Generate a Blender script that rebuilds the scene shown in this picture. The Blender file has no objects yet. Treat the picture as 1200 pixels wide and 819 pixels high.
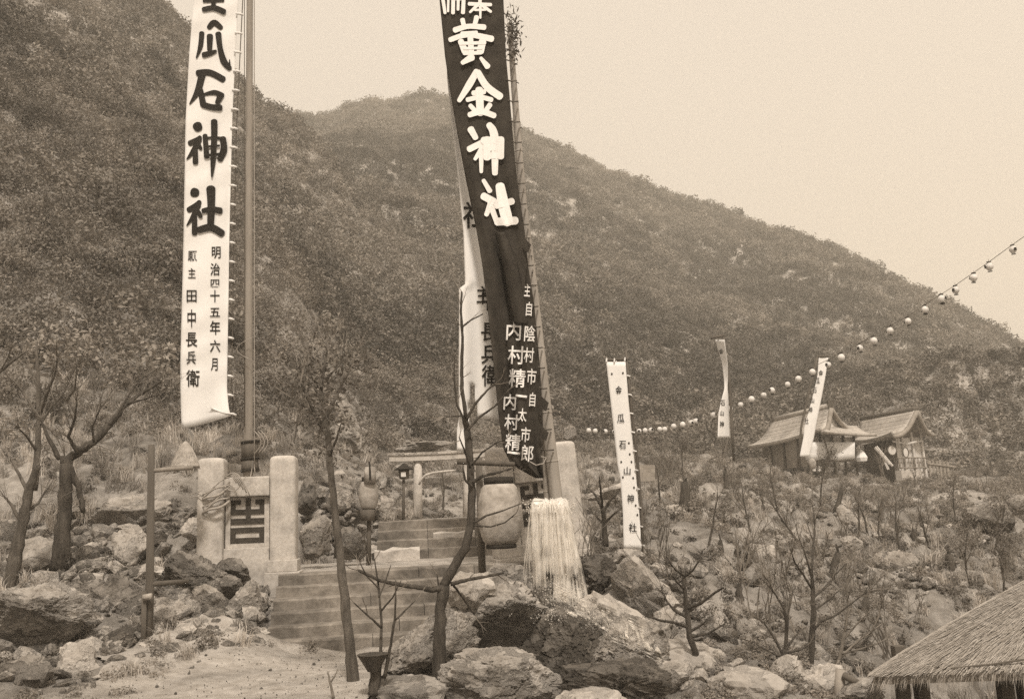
import bpy, bmesh, math, random
import numpy as np
from mathutils import Vector, Matrix, Euler, noise as mnoise
R = math.radians
random.seed(7); NR = np.random.default_rng(11)
S = bpy.context.scene
COL = S.collection

# ------------------------------------------------------------------ camera
PITCH, ROLL, FPX, EYE = R(9.8), R(2.5), 1100.0, 1.6
cam = bpy.data.cameras.new('camera'); cam_o = bpy.data.objects.new('camera', cam); COL.objects.link(cam_o)
cam.sensor_width = 36; cam.lens = 36*FPX/1200; cam.clip_start = 0.1; cam.clip_end = 6000
_R0 = Vector((1,0,0)); _U0 = Vector((0,-math.sin(PITCH),math.cos(PITCH))); FW = Vector((0,math.cos(PITCH),math.sin(PITCH)))
RT = math.cos(ROLL)*_R0 - math.sin(ROLL)*_U0; UP = math.sin(ROLL)*_R0 + math.cos(ROLL)*_U0
cam_o.matrix_world = Matrix(((RT.x,UP.x,-FW.x,0),(RT.y,UP.y,-FW.y,0),(RT.z,UP.z,-FW.z,EYE),(0,0,0,1)))
S.camera = cam_o

# ------------------------------------------------------------------ light
SUN_EL, SUN_AZ = R(54), R(171)       # azimuth from +Y, clockwise: behind the camera on the right
w = bpy.data.worlds.new('World'); S.world = w; w.use_nodes = True
nt = w.node_tree; nt.nodes.clear()
sky = nt.nodes.new('ShaderNodeTexSky'); sky.sky_type = 'NISHITA'; sky.sun_disc = False
sky.sun_elevation = SUN_EL; sky.sun_rotation = SUN_AZ; sky.dust_density = 4; sky.air_density = 1.2
bw = nt.nodes.new('ShaderNodeRGBToBW')
veil = nt.nodes.new('ShaderNodeMix'); veil.data_type = 'FLOAT'; veil.inputs[0].default_value = 0.85; veil.inputs[3].default_value = 8.7
tint = nt.nodes.new('ShaderNodeVectorMath'); tint.operation = 'SCALE'; tint.inputs[0].default_value = (1.16,1.015,0.86)
bg = nt.nodes.new('ShaderNodeBackground'); bg.inputs[1].default_value = 0.1
wo = nt.nodes.new('ShaderNodeOutputWorld')
nt.links.new(sky.outputs[0], bw.inputs[0]); nt.links.new(bw.outputs[0], veil.inputs[2])
nt.links.new(veil.outputs[0], tint.inputs['Scale']); nt.links.new(tint.outputs[0], bg.inputs[0]); nt.links.new(bg.outputs[0], wo.inputs[0])
sun = bpy.data.lights.new('sun','SUN'); sun.energy = 4.5; sun.angle = R(7); sun.color = (1.0,0.90,0.78)
sun_o = bpy.data.objects.new('sun', sun); COL.objects.link(sun_o); sun_o.location = (20,-20,60)
sd = Vector((math.sin(SUN_AZ)*math.cos(SUN_EL), math.cos(SUN_AZ)*math.cos(SUN_EL), math.sin(SUN_EL)))
sun_o.rotation_euler = (-sd).to_track_quat('-Z','Y').to_euler()
vs = S.view_settings; vs.view_transform = 'Standard'; vs.look = 'None'; vs.exposure = 0.0; vs.gamma = 1
S.cycles.use_denoising = False; S.cycles.max_bounces = 6; S.cycles.diffuse_bounces = 3; S.cycles.transparent_max_bounces = 48; S.cycles.volume_bounces = 1

# ------------------------------------------------------------------ projection helpers
def ray(px, py):
    d = FW*FPX + RT*(px-600) + UP*(409.5-py)
    return d/d.y
def at(px, py, D):
    d = ray(px,py); return Vector((d.x*D, D, EYE+d.z*D))
def hor(px): return 409.5+FPX*math.tan(PITCH)-(px-600)*math.tan(ROLL)
def mpp(D): return D/FPX            # metres for one photograph pixel at distance D
def az_tan(px, py):
    d = ray(px,py); return math.atan2(d.x,d.y), d.z/math.hypot(d.x,d.y)

# ------------------------------------------------------------------ numpy value noise
def _hash(ix,iy):
    h = (ix*374761393 + iy*668265263) & 0xffffffff
    h = ((h ^ (h>>13))*1274126177) & 0xffffffff
    return ((h ^ (h>>16)) & 0xffff)/65535.0
def vnoise(x,y):
    x = np.asarray(x,float); y = np.asarray(y,float)
    ix = np.floor(x).astype(np.int64); iy = np.floor(y).astype(np.int64); fx = x-ix; fy = y-iy
    fx = fx*fx*(3-2*fx); fy = fy*fy*(3-2*fy)
    a,b,c,d = _hash(ix,iy),_hash(ix+1,iy),_hash(ix,iy+1),_hash(ix+1,iy+1)
    return (a*(1-fx)+b*fx)*(1-fy)+(c*(1-fx)+d*fx)*fy - 0.5
def fbm(x,y,o=4):
    s = 0; a = 1.0; f = 1.0
    for k in range(o): s = s+a*vnoise(x*f+17*k,y*f-9*k); a *= .5; f *= 2.03
    return s

# ------------------------------------------------------------------ terrain height
CTRL = [ # photograph point and its distance
 (0,835,9),(30,778,10.6),(90,712,12),(20,690,13),(100,655,14.5),(160,655,14.6),(205,650,14.6),(0,575,16.5),(60,520,18),(160,520,18),(210,560,16),(-150,600,15),(-150,760,10),(-150,500,19),
 (160,768,10.8),(205,742,11.6),(250,715,12.3),(300,745,11.9),(215,665,13.2),(150,700,12.2),
 (400,520,20),(380,600,16),(420,570,18),(420,640,15.6),
 (520,772,11),(600,770,11.2),(600,850,9),(500,800,9.6),(690,800,10.3),(680,850,9),(720,722,11.8),(700,655,13),
 (760,655,14),(760,748,11.6),(800,800,10.2),(830,690,12.8),(900,790,10.3),(990,800,10.5),(860,640,16),(950,680,15.5),
 (1010,745,13.2),(1060,700,16),(1130,690,18),(1180,700,17),(840,590,25),(760,590,25),(720,570,28),(960,620,24),(1080,640,24),(1190,630,26),
 (1000,580,38),(1100,590,36),(1190,585,40),(900,565,40),(800,550,40),(950,566,52),(1070,568,54),(1000,566,46),(900,562,50),(1180,560,55),(850,540,55),(720,530,48),(650,560,34),
 (1010,830,9.4),(940,845,8.6),(800,835,8.6),
]
WCTRL = [(-4,5,0),(-2,3,0),(0,0,0),(-5,0,0.1),(4,2,-.6),(3.5,6,-.75),(0.4,7.4,0.1),(-2.6,8,0),(-3.4,9.5,0),(-2.2,10.5,0),(-2.6,11.6,0),(-1.0,9.5,0.05),
 (-8,3,.6),(-9,8,1.0),(6,9.2,-2.4),(9,9,-3.0),(9,13,-2.6),(6.5,12.6,-2.0),(8,4,-2.6),(0,-6,-.2),(14,12,-3.2),(14,20,-1.2),(14,-4,-3.2),(-12,-4,1.2),
 (-4.2,13.4,.7),(-3.6,14.6,.80),(-4.4,14.8,.9),(-2.2,14.4,.76),(-1,14.6,.84),(.4,14.8,.86),(1.1,15.0,.9),(-1.8,16,.84),(-.6,16.2,.86),(.6,16.5,.95),(-1.8,18.6,1.47),(-.6,18.8,1.47),(.3,19,1.5),
 (-2,24,1.46),(0,24,1.5),(-3,29,1.5),(-1.5,30,1.45),(0,30,1.5),(-2.6,12.0,-.02),(-1.4,12.2,-.02),(-2.4,12.8,.1),(-1,13.0,.1),(-2.3,13.5,.45),(-1,13.8,.45)]
_cp = np.array([tuple(at(*c)) for c in CTRL]+WCTRL)
def _rbf_fit(P):
    d = np.hypot(P[:,None,0]-P[None,:,0], P[:,None,1]-P[None,:,1])
    n = len(P); A = np.zeros((n+3,n+3)); A[:n,:n] = d - np.eye(n)*0.15
    A[:n,n] = 1; A[:n,n+1] = P[:,0]; A[:n,n+2] = P[:,1]; A[n:,:n] = A[:n,n:].T
    b = np.zeros(n+3); b[:n] = P[:,2]
    return np.linalg.solve(A,b)
_w = _rbf_fit(_cp)
def near_h(x,y):
    shp = x.shape; x = x.ravel(); y = y.ravel(); out = np.empty(len(x)); n = len(_cp)
    for i in range(0,len(x),20000):
        a,b = x[i:i+20000],y[i:i+20000]
        d = np.hypot(a[:,None]-_cp[None,:,0], b[:,None]-_cp[None,:,1])
        out[i:i+20000] = d@_w[:n]+_w[n]+_w[n+1]*a+_w[n+2]*b
    return np.clip(out,-4,8).reshape(shp)
def _tab(pts):
    a = sorted((az_tan(px,py)+(v,)) for px,py,v in pts); return np.array(a)
# ridge of the near left hill and of the hill behind: photograph outline with the distance of the crest
RA = _tab([(-700,-330,95),(-400,-300,98),(-150,-190,100),(0,-120,104),(90,-62,106),(180,4,108),(215,38,108),(300,120,110),(345,150,110),(450,270,105),(520,360,100),(590,470,90)])
RB = _tab([(-300,170,230),(200,150,240),(300,146,240),(345,142,245),(370,141,250),(400,132,255),(430,122,258),(500,116,262),(540,122,262),(615,156,258),(700,196,252),(780,231,246),(850,250,242),(920,271,236),(1000,306,228),(1050,331,222),(1100,356,216),(1140,378,210),(1175,396,204),(1200,404,200),(1350,445,190),(1600,490,180)])
RF = np.array([(az_tan(px,500)[0],r) for px,r in [(-700,22),(0,20.5),(200,21),(350,24),(480,34),(600,42),(700,50),(850,62),(1000,70),(1200,74),(1600,80)]])
STAIR_O = at(312,757,12.0); STAIR_O2 = at(441,655,16.6)
def carve(x,y,h):
    # the ground is cut away under both flights of steps, the landing and the terrace
    def loc(o,a): return (x-o.x)*math.cos(a)+(y-o.y)*math.sin(a), -(x-o.x)*math.sin(a)+(y-o.y)*math.cos(a)
    s,u = loc(STAIR_O,R(10)); m = (s>-.12)&(s<4.0)
    h = np.where(m&(u>-.1)&(u<=2.0),np.minimum(h,np.clip(u,0,2)*.145/.3-.14),h); h = np.where(m&(u>2.0)&(u<4.9),np.minimum(h,.78),h)
    s,u = loc(STAIR_O2,R(6)); m = (s>-.2)&(s<2.95)
    h = np.where(m&(u>-.5)&(u<=1.4),np.minimum(h,.80+np.clip(u,0,2)*.165/.34-.05),h); return np.where(m&(u>1.4)&(u<12.5),np.minimum(h,1.47),h)
def height(x,y):
    x = np.asarray(x,float); y = np.asarray(y,float)
    az = np.arctan2(x,y); r = np.hypot(x,y)
    fade = np.clip((np.abs(az)-R(50))/R(35),0,1)           # beyond the frame the hills sink to the valley
    rf = np.interp(az,RF[:,0],RF[:,1])
    rc = np.minimum(r,rf)
    zn = near_h(np.sin(az)*rc, np.cos(az)*rc)
    zn = zn*(1-np.clip((r-8)/10,0,1)*fade) - fade*np.clip((r-8)/60,0,1)*3
    def hill(T, conv):
        tz = np.interp(az,T[:,0],T[:,1]); rr = np.interp(az,T[:,0],T[:,2]); zr = (tz*rr+EYE)*(1-.75*fade)
        t = np.clip((r-rf)/(rr-rf),0,1)
        e = t**conv
        back = np.clip(r-rr,0,None)
        h = zn+(zr-zn)*e - back*0.45
        g = fbm(x*.03+3,y*.03,3)*9*np.clip(t*(1-t)*4,0,1) + fbm(x*.09,y*.09,3)*2.0*np.clip(t*3,0,1)
        return np.where(r>rf, h+g, -99)
    h = np.maximum(hill(RA,1.08),hill(RB,1.12))
    h = np.maximum(h,np.where(r>rf,zn-np.clip((r-300)*.02,0,12),zn))
    # small relief, calm on the path and the built ground
    path = np.exp(-(((x+2.6)/2.6)**2+((y-9)/3.2)**2)**2)
    built = np.exp(-(((x+1.6)/3.2)**2+((y-15.5)/4)**2)**2)
    k = np.clip((r-4)/5,0,1)*(1-np.clip(path,0,1))*(1-np.clip(built,0,1))*np.clip(1-(r-60)/60,.25,1)
    h = h + k*(1+.9*np.clip((x-1)/1.5,0,1)*np.clip((y-10)/3,0,1))*(fbm(x*.9,y*.9,4)*.34+fbm(x*3.1,y*3.1,3)*.12)
    return carve(x,y,h)
def H(x,y): return float(height(np.array([x]),np.array([y]))[0])
def hit(px,py,D0=6,D1=300):
    Ds = np.concatenate([np.arange(D0,60,.05),np.arange(60,D1,.5)])
    d = ray(px,py); z = height(d.x*Ds,Ds); k = np.argmax(EYE+d.z*Ds < z)
    D = float(Ds[k]) if EYE+d.z*Ds[k] < z[k] else 40.0
    return Vector((d.x*D,D,EYE+d.z*D))

# ------------------------------------------------------------------ object helpers
def tag(o,label,cat,group=None,kind=None):
    o['label'] = label
    if cat: o['category'] = cat
    if group: o['group'] = group
    if kind: o['kind'] = kind
    return o
def thing(name,label,cat,loc=(0,0,0),group=None):
    o = bpy.data.objects.new(name,None); COL.objects.link(o); o.location = loc; o.empty_display_size = .2
    return tag(o,label,cat,group)
class MB:
    def __init__(s): s.v = []; s.f = []; s.n = 0
    def add(s,v,f):
        k = len(s.v); s.v.extend([tuple(p) for p in v]); s.f.extend([tuple(i+k for i in q) for q in f]); return s
    def box(s,x0,x1,y0,y1,z0,z1,M=None):
        v = [(x,y,z) for z in (z0,z1) for y in (y0,y1) for x in (x0,x1)]
        if M is not None: v = [tuple(M@Vector(p)) for p in v]
        return s.add(v,[(0,2,3,1),(4,5,7,6),(0,1,5,4),(2,6,7,3),(0,4,6,2),(1,3,7,5)])
    def tube(s,pts,rad,n=6,cap=True):
        pts = [Vector(p) for p in pts]
        if not hasattr(rad,'__len__'): rad = [rad]*len(pts)
        ref = None; rings = []
        for i,p in enumerate(pts):
            t = (pts[min(i+1,len(pts)-1)]-pts[max(i-1,0)])
            t = t.normalized() if t.length>1e-9 else Vector((0,0,1))
            if ref is None: ref = Vector((1,0,0)) if abs(t.x)<.9 else Vector((0,1,0))
            a = (ref-t*ref.dot(t)).normalized(); b = t.cross(a); ref = a
            rings.append([p+(a*math.cos(2*math.pi*k/n)+b*math.sin(2*math.pi*k/n))*rad[i] for k in range(n)])
        v = [q for r_ in rings for q in r_]; f = []
        for i in range(len(pts)-1):
            for k in range(n):
                k2 = (k+1)%n; f.append((i*n+k,i*n+k2,(i+1)*n+k2,(i+1)*n+k))
        if cap: f.append(tuple(range(n-1,-1,-1))); f.append(tuple((len(pts)-1)*n+k for k in range(n)))
        return s.add(v,f)
    def lathe(s,prof,n=16,c=(0,0,0)):
        v = []; f = []
        for r_,z in prof:
            for k in range(n): v.append((c[0]+r_*math.cos(2*math.pi*k/n),c[1]+r_*math.sin(2*math.pi*k/n),c[2]+z))
        for i in range(len(prof)-1):
            for k in range(n):
                k2 = (k+1)%n; f.append((i*n+k,i*n+k2,(i+1)*n+k2,(i+1)*n+k))
        f.append(tuple(range(n-1,-1,-1))); f.append(tuple((len(prof)-1)*n+k for k in range(n)))
        return s.add(v,f)
    def xf(s,M,k0=0):
        for i in range(k0,len(s.v)): s.v[i] = tuple(M@Vector(s.v[i]))
        return s
    def mesh(s,name,mat,off=None,smooth=False):
        m = bpy.data.meshes.new(name)
        vv = s.v if off is None else [(p[0]-off[0],p[1]-off[1],p[2]-off[2]) for p in s.v]
        m.from_pydata(vv,[],s.f); m.update()
        if mat: m.materials.append(mat)
        if smooth: m.polygons.foreach_set('use_smooth',[True]*len(m.polygons))
        return m
    def build(s,name,mat,parent=None,smooth=False,local=False,bevel=0):
        """one linked mesh object; vertices are in world space unless local"""
        off = None
        if parent is not None and not local:
            off = parent.location if parent.parent is None else parent.parent.location+parent.location
        m = s.mesh(name,mat,off,smooth)
        if bevel:
            b = bmesh.new(); b.from_mesh(m)
            bmesh.ops.bevel(b,geom=b.edges[:],offset=bevel,segments=2,affect='EDGES',profile=.6); b.to_mesh(m); b.free()
        o = bpy.data.objects.new(name,m); COL.objects.link(o)
        if parent is not None: o.parent = parent
        return o
def place(name,mesh,parent=None,loc=(0,0,0)):
    o = bpy.data.objects.new(name,mesh); COL.objects.link(o); o.location = loc
    if parent is not None: o.parent = parent
    return o
def copy_tree(o,parent=None):
    c = o.copy(); COL.objects.link(c)
    if parent is not None: c.parent = parent
    for ch in list(o.children): copy_tree(ch,c)
    return c

# ------------------------------------------------------------------ materials (a faded sepia world: warm browns)
def tone(L): return (min(1,L*(1+.15*(1-L))), L, L*(1-.17*(1-L)), 1)
def mat(name,L,var=.25,scale=8,bump=.2,bscale=None,rough=.9,spec=.2,rnd=0,detail=8,crack=0,streak=None,dirt=0,transl=0,dist=.02):
    m = bpy.data.materials.new(name); m.use_nodes = True; n = m.node_tree; nd = n.nodes; L_ = n.links.new
    p = nd['Principled BSDF']; p.inputs['Roughness'].default_value = rough; p.inputs['Specular IOR Level'].default_value = spec
    tc = nd.new('ShaderNodeTexCoord'); mp = nd.new('ShaderNodeMapping'); L_(tc.outputs['Object'],mp.inputs[0])
    if streak: mp.inputs['Scale'].default_value = streak
    nz = nd.new('ShaderNodeTexNoise'); nz.inputs['Scale'].default_value = scale; nz.inputs['Detail'].default_value = detail; nz.inputs['Roughness'].default_value = .65
    L_(mp.outputs[0],nz.inputs[0])
    cr = nd.new('ShaderNodeValToRGB'); cr.color_ramp.elements[0].position = .3; cr.color_ramp.elements[1].position = .7
    cr.color_ramp.elements[0].color = tone(L*(1-var)); cr.color_ramp.elements[1].color = tone(min(.95,L*(1+var)))
    L_(nz.outputs['Fac'],cr.inputs[0]); col = cr.outputs[0]
    if dirt:
        n2 = nd.new('ShaderNodeTexNoise'); n2.inputs['Scale'].default_value = scale*.22; n2.inputs['Detail'].default_value = 6; L_(tc.outputs['Object'],n2.inputs[0])
        r2 = nd.new('ShaderNodeMapRange'); r2.inputs[1].default_value = .42; r2.inputs[2].default_value = .68; r2.inputs[3].default_value = 1; r2.inputs[4].default_value = 1-dirt; L_(n2.outputs['Fac'],r2.inputs[0])
        mx = nd.new('ShaderNodeVectorMath'); mx.operation = 'SCALE'; L_(col,mx.inputs[0]); L_(r2.outputs[0],mx.inputs['Scale']); col = mx.outputs[0]
    if rnd:
        oi = nd.new('ShaderNodeObjectInfo'); rr = nd.new('ShaderNodeMapRange'); rr.inputs[3].default_value = 1-rnd; rr.inputs[4].default_value = 1+rnd; L_(oi.outputs['Random'],rr.inputs[0])
        mx = nd.new('ShaderNodeVectorMath'); mx.operation = 'SCALE'; L_(col,mx.inputs[0]); L_(rr.outputs[0],mx.inputs['Scale']); col = mx.outputs[0]
    L_(col,p.inputs['Base Color'])
    if bump:
        b = nd.new('ShaderNodeBump'); b.inputs['Strength'].default_value = bump; b.inputs['Distance'].default_value = dist
        nb = nd.new('ShaderNodeTexNoise'); nb.inputs['Scale'].default_value = bscale or scale*2.5; nb.inputs['Detail'].default_value = 10; nb.inputs['Roughness'].default_value = .7
        L_(mp.outputs[0],nb.inputs[0]); hgt = nb.outputs['Fac']
        if crack:
            vo = nd.new('ShaderNodeTexVoronoi'); vo.feature = 'DISTANCE_TO_EDGE'; vo.inputs['Scale'].default_value = crack
            wv = nd.new('ShaderNodeVectorMath'); wv.operation = 'ADD'; L_(tc.outputs['Object'],wv.inputs[0]); L_(nz.outputs['Color'],wv.inputs[1]); L_(wv.outputs[0],vo.inputs['Vector'])
            mr = nd.new('ShaderNodeMapRange'); mr.inputs[2].default_value = .12; L_(vo.outputs['Distance'],mr.inputs[0])
            ad = nd.new('ShaderNodeMath'); ad.operation = 'ADD'; L_(hgt,ad.inputs[0]); L_(mr.outputs[0],ad.inputs[1]); hgt = ad.outputs[0]
        L_(hgt,b.inputs['Height']); L_(b.outputs[0],p.inputs['Normal'])
    if transl:
        tr = nd.new('ShaderNodeBsdfTranslucent'); L_(col,tr.inputs[0]); ms = nd.new('ShaderNodeMixShader'); ms.inputs[0].default_value = transl
        L_(p.outputs[0],ms.inputs[1]); L_(tr.outputs[0],ms.inputs[2]); L_(ms.outputs[0],nd['Material Output'].inputs[0])
    return m
M = {
 'soil': mat('soil',.35,.55,2.4,1.0,12,dirt=.5,dist=.10),
 'gravel': mat('gravel',.42,.3,7,1.0,40,dirt=.3,dist=.03),
 'rock': mat('rock',.36,.48,3.5,.9,16,crack=1.6,rnd=.22,dirt=.4,dist=.035),
 'rock_pale': mat('rock_pale',.42,.25,4,.7,18,crack=1.8,rnd=.1,dirt=.2,dist=.03),
 'rock_wet_shade': mat('rock_wet_shade',.10,.5,3,.9,14,rough=.45,spec=.4,crack=2,rnd=.1,dirt=.3,dist=.035),  # wet rock by the fall; elsewhere the shade of hollows put into the colour
 'rock_mid': mat('rock_mid',.31,.45,3.5,1.0,15,crack=1.4,rnd=.25,dirt=.5,dist=.04),
 'granite': mat('granite',.50,.2,22,.5,80,dirt=.28,dist=.01),
 'step_stone': mat('step_stone',.23,.35,9,.8,50,dirt=.5,dist=.01),
 'ink': mat('ink',.022,.3,10,0), 'emblem': mat('emblem',.05,.3,20,.1),
 'cloth': mat('cloth',.88,.03,3,.15,5,rough=.95,spec=.05,dirt=.05,transl=.10), 'cloth_dark': mat('cloth_dark',.045,.35,4,.2,9,rough=.9,spec=.1,dirt=.25),
 'dye_white': mat('dye_white',.86,.04,9,0), 'rope': mat('rope',.34,.3,30,.4,80), 'cord_dark': mat('cord_dark',.10,.3,30,.2),
 'bark': mat('bark',.12,.6,14,1.0,26,streak=(1,1,.22),rnd=.2,dist=.05), 'bark_dark': mat('bark_dark',.075,.65,14,1.0,26,streak=(1,1,.22),dist=.05),
 'twig': mat('twig',.15,.3,9,0,rnd=.2), 'timber': mat('timber',.26,.3,6,.5,24,streak=(1,1,.12),dist=.008), 'timber_dark': mat('timber_dark',.10,.35,6,.5,24,streak=(1,1,.12),dist=.008),
 'bamboo': mat('bamboo',.34,.22,5,.2,30,rough=.6,streak=(1,1,.1),dirt=.25),
 'paper': mat('paper',.78,.06,6,.1,40,dirt=.1,transl=.15), 'paper_old': mat('paper_old',.36,.35,9,.6,30,dirt=.4,dist=.01), 'black': mat('black',.03,.3,9,.1),
 'leaf': mat('leaf',.18,.35,1.2,0,rough=.65,spec=.3,rnd=.4,transl=.25), 'leaf_dark': mat('leaf_dark',.085,.35,1.2,0,rough=.6,spec=.35,rnd=.4,transl=.2),
 'leaf_pale': mat('leaf_pale',.23,.3,1.2,0,rough=.7,spec=.3,rnd=.35,transl=.3), 'grass': mat('grass',.43,.3,2,0,rnd=.4,transl=.3),
 'needle': mat('needle',.05,.3,3,0,rnd=.3), 'bark_roof': mat('bark_roof',.43,.25,5,.6,20,dirt=.25,dist=.02), 'plaster': mat('plaster',.66,.12,5,.2,dirt=.2),
 'thatch': mat('thatch',.34,.4,14,.6,50,rnd=0,dirt=.3,dist=.02), 'thatch_core': mat('thatch_core',.17,.4,20,.7,50), 'straw': mat('straw',.37,.3,14,.6,50),
}

# ------------------------------------------------------------------ ground sheet (polar grid round the camera, out to the horizon)
def build_ground():
    az = np.concatenate([np.arange(-180,-38,4.),np.arange(-38,38.01,.24),np.arange(40,180,4.)]); az = np.radians(az)
    r = np.concatenate([np.geomspace(.5,420,300),np.geomspace(460,4500,14)])
    A,Rr = np.meshgrid(az,r); X = Rr*np.sin(A); Y = Rr*np.cos(A); Z = height(X,Y)
    na,nr = len(az),len(r)
    V = np.concatenate([np.stack([X.ravel(),Y.ravel(),Z.ravel()],1),[[0,0,H(0,0)]]])
    F = []
    for i in range(nr-1):
        for k in range(na):
            k2 = (k+1)%na; F.append((i*na+k,(i+1)*na+k,(i+1)*na+k2,i*na+k2))
    c = na*nr
    for k in range(na): F.append((c,k,(k+1)%na))
    m = bpy.data.meshes.new('ground'); m.from_pydata(V.tolist(),[],F); m.update(); m.materials.append(M['soil'])
    m.polygons.foreach_set('use_smooth',[True]*len(m.polygons))
    o = bpy.data.objects.new('ground',m); COL.objects.link(o); o['kind'] = 'structure'
build_ground()

def in_poly(x,y,P):
    c = False; n = len(P)
    for i in range(n):
        x1,y1 = P[i]; x2,y2 = P[i-1]
        if (y1>y)!=(y2>y) and x < (x2-x1)*(y-y1)/(y2-y1)+x1: c = not c
    return c
def build_path():
    edge = [(70,822),(112,806),(165,784),(215,772),(262,760),(312,757),(440,738),(470,745),(452,775),(430,800),(420,822)]
    P = []
    for px,py in edge:
        d = ray(px,py); t = -EYE/d.z; P.append((d.x*t,d.y*t))
    P = P+[(0.4,5),(0.6,2),(-6,2),(-6.2,6)]
    s = .11; idx = {}; V = []; F = []
    def vid(i,j):
        if (i,j) not in idx:
            x,y = i*s+(random.random()-.5)*.05, j*s+(random.random()-.5)*.05
            idx[(i,j)] = len(V); V.append((x,y))
        return idx[(i,j)]
    for i in range(-60,10):
        for j in range(18,125):
            x,y = i*s,j*s; n = float(fbm(np.array([x*1.7]),np.array([y*1.7]),3)[0])*.35
            if in_poly(x+n,y+n*.6,P) and y < 12.0+(x-STAIR_O.x)*math.tan(R(10))+.02: F.append((vid(i,j),vid(i+1,j),vid(i+1,j+1),vid(i,j+1)))
    a = np.array(V); z = height(a[:,0],a[:,1])+.03+fbm(a[:,0]*2.5,a[:,1]*2.5,3)*.010
    m = bpy.data.meshes.new('path'); m.from_pydata(np.column_stack([a,z]).tolist(),[],F); m.update(); m.materials.append(M['gravel'])
    m.polygons.foreach_set('use_smooth',[True]*len(m.polygons))
    o = bpy.data.objects.new('path',m); COL.objects.link(o); o['kind'] = 'structure'
build_path()

# ------------------------------------------------------------------ scatter (only for what nobody could count)
def src_collection(name,meshes):
    c = bpy.data.collections.new(name)
    for k,m in enumerate(meshes): c.objects.link(bpy.data.objects.new(f'{name}_{k:02d}',m))
    return c
def scatter(name,label,pts,sc,rot,idx,coll):
    pts = np.asarray(pts,float); n = len(pts)
    m = bpy.data.meshes.new(name); m.from_pydata(pts.tolist(),[],[]); m.update()
    a = m.attributes.new('sc','FLOAT_VECTOR','POINT'); s3 = np.asarray(sc,float); s3 = s3 if s3.ndim==2 else np.repeat(s3[:,None],3,1); a.data.foreach_set('vector',s3.ravel().astype(np.float32))
    a = m.attributes.new('ro','FLOAT_VECTOR','POINT'); a.data.foreach_set('vector',np.asarray(rot,np.float32).ravel())
    a = m.attributes.new('ix','INT','POINT'); a.data.foreach_set('value',np.asarray(idx,np.int32))
    o = bpy.data.objects.new(name,m); COL.objects.link(o)
    ng = bpy.data.node_groups.new(name,'GeometryNodeTree')
    ng.interface.new_socket('Geometry',in_out='INPUT',socket_type='NodeSocketGeometry'); ng.interface.new_socket('Geometry',in_out='OUTPUT',socket_type='NodeSocketGeometry')
    nd = ng.nodes; gi = nd.new('NodeGroupInput'); go = nd.new('NodeGroupOutput'); ip = nd.new('GeometryNodeInstanceOnPoints'); ci = nd.new('GeometryNodeCollectionInfo')
    ci.inputs[0].default_value = coll; ci.inputs[1].default_value = True; ci.inputs[2].default_value = True
    def na(nm,ty):
        q = nd.new('GeometryNodeInputNamedAttribute'); q.data_type = ty; q.inputs[0].default_value = nm; return q.outputs[0]
    l = ng.links.new
    l(gi.outputs[0],ip.inputs['Points']); l(ci.outputs[0],ip.inputs['Instance']); ip.inputs['Pick Instance'].default_value = True
    l(na('ix','INT'),ip.inputs['Instance Index']); l(na('ro','FLOAT_VECTOR'),ip.inputs['Rotation']); l(na('sc','FLOAT_VECTOR'),ip.inputs['Scale'])
    l(ip.outputs[0],go.inputs[0])
    md = o.modifiers.new('scatter','NODES'); md.node_group = ng
    tag(o,label,None,None,'stuff'); return o

def quads_mesh(name,C,Nn,T,ln,wd,mat):
    """leaf quads: centre C, normal N, long axis T"""
    B = np.cross(Nn,T); n = len(C); ln = ln[:,None]; wd = wd[:,None]
    V = np.stack([C-T*ln,C+B*wd+T*ln*.1,C+T*ln,C-B*wd+T*ln*.1],1).reshape(-1,3)
    F = np.arange(n*4).reshape(-1,4)
    m = bpy.data.meshes.new(name); m.from_pydata(V.tolist(),[],F.tolist()); m.update(); m.materials.append(mat); return m
def unit(a): return a/np.maximum(np.linalg.norm(a,axis=1,keepdims=True),1e-6)
def bush_mesh(name,seed,n,mat,leaf=.085,clumps=10,flat=.85):
    g = np.random.default_rng(seed)
    cc = unit(g.normal(size=(clumps,3)))*g.uniform(.35,.8,(clumps,1)); cc[:,2] = np.abs(cc[:,2])*flat+.1
    cr = g.uniform(.22,.45,clumps)
    k = g.integers(0,clumps,n); d = unit(g.normal(size=(n,3)))*g.uniform(.45,1,(n,1))**.5
    C = cc[k]+d*cr[k][:,None]
    Nn = unit(d+g.normal(size=(n,3))*.7+np.array([0,0,.5])); T = unit(np.cross(Nn,g.normal(size=(n,3))))
    return quads_mesh(name,C,Nn,T,g.uniform(.6,1.3,n)*leaf,g.uniform(.35,.6,n)*leaf,mat)
def grass_mesh(name,seed,n,mat,h=.5,sp=.28,lean=.5):
    g = np.random.default_rng(seed); V = []; F = []
    for i in range(n):
        a = g.uniform(0,6.28); r = sp*g.uniform(0,1)**.7; x,y = r*math.cos(a),r*math.sin(a); a2 = g.uniform(0,6.28); L = h*g.uniform(.5,1.15); ln = lean*g.uniform(.3,1.2)
        dx,dy = math.cos(a2),math.sin(a2); wx,wy = -dy*.011*g.uniform(.7,1.6),dx*.011
        p0 = (x,y,-.05); p1 = (x+dx*ln*L*.3,y+dy*ln*L*.3,L*.6); p2 = (x+dx*ln*L,y+dy*ln*L,L*(1-.25*ln))
        k = len(V); V += [(p0[0]-wx,p0[1]-wy,p0[2]),(p0[0]+wx,p0[1]+wy,p0[2]),(p1[0]+wx*.8,p1[1]+wy*.8,p1[2]),(p1[0]-wx*.8,p1[1]-wy*.8,p1[2]),p2]
        F += [(k,k+1,k+2,k+3),(k+3,k+2,k+4)]
    m = bpy.data.meshes.new(name); m.from_pydata(V,[],F); m.update(); m.materials.append(mat); return m
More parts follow.
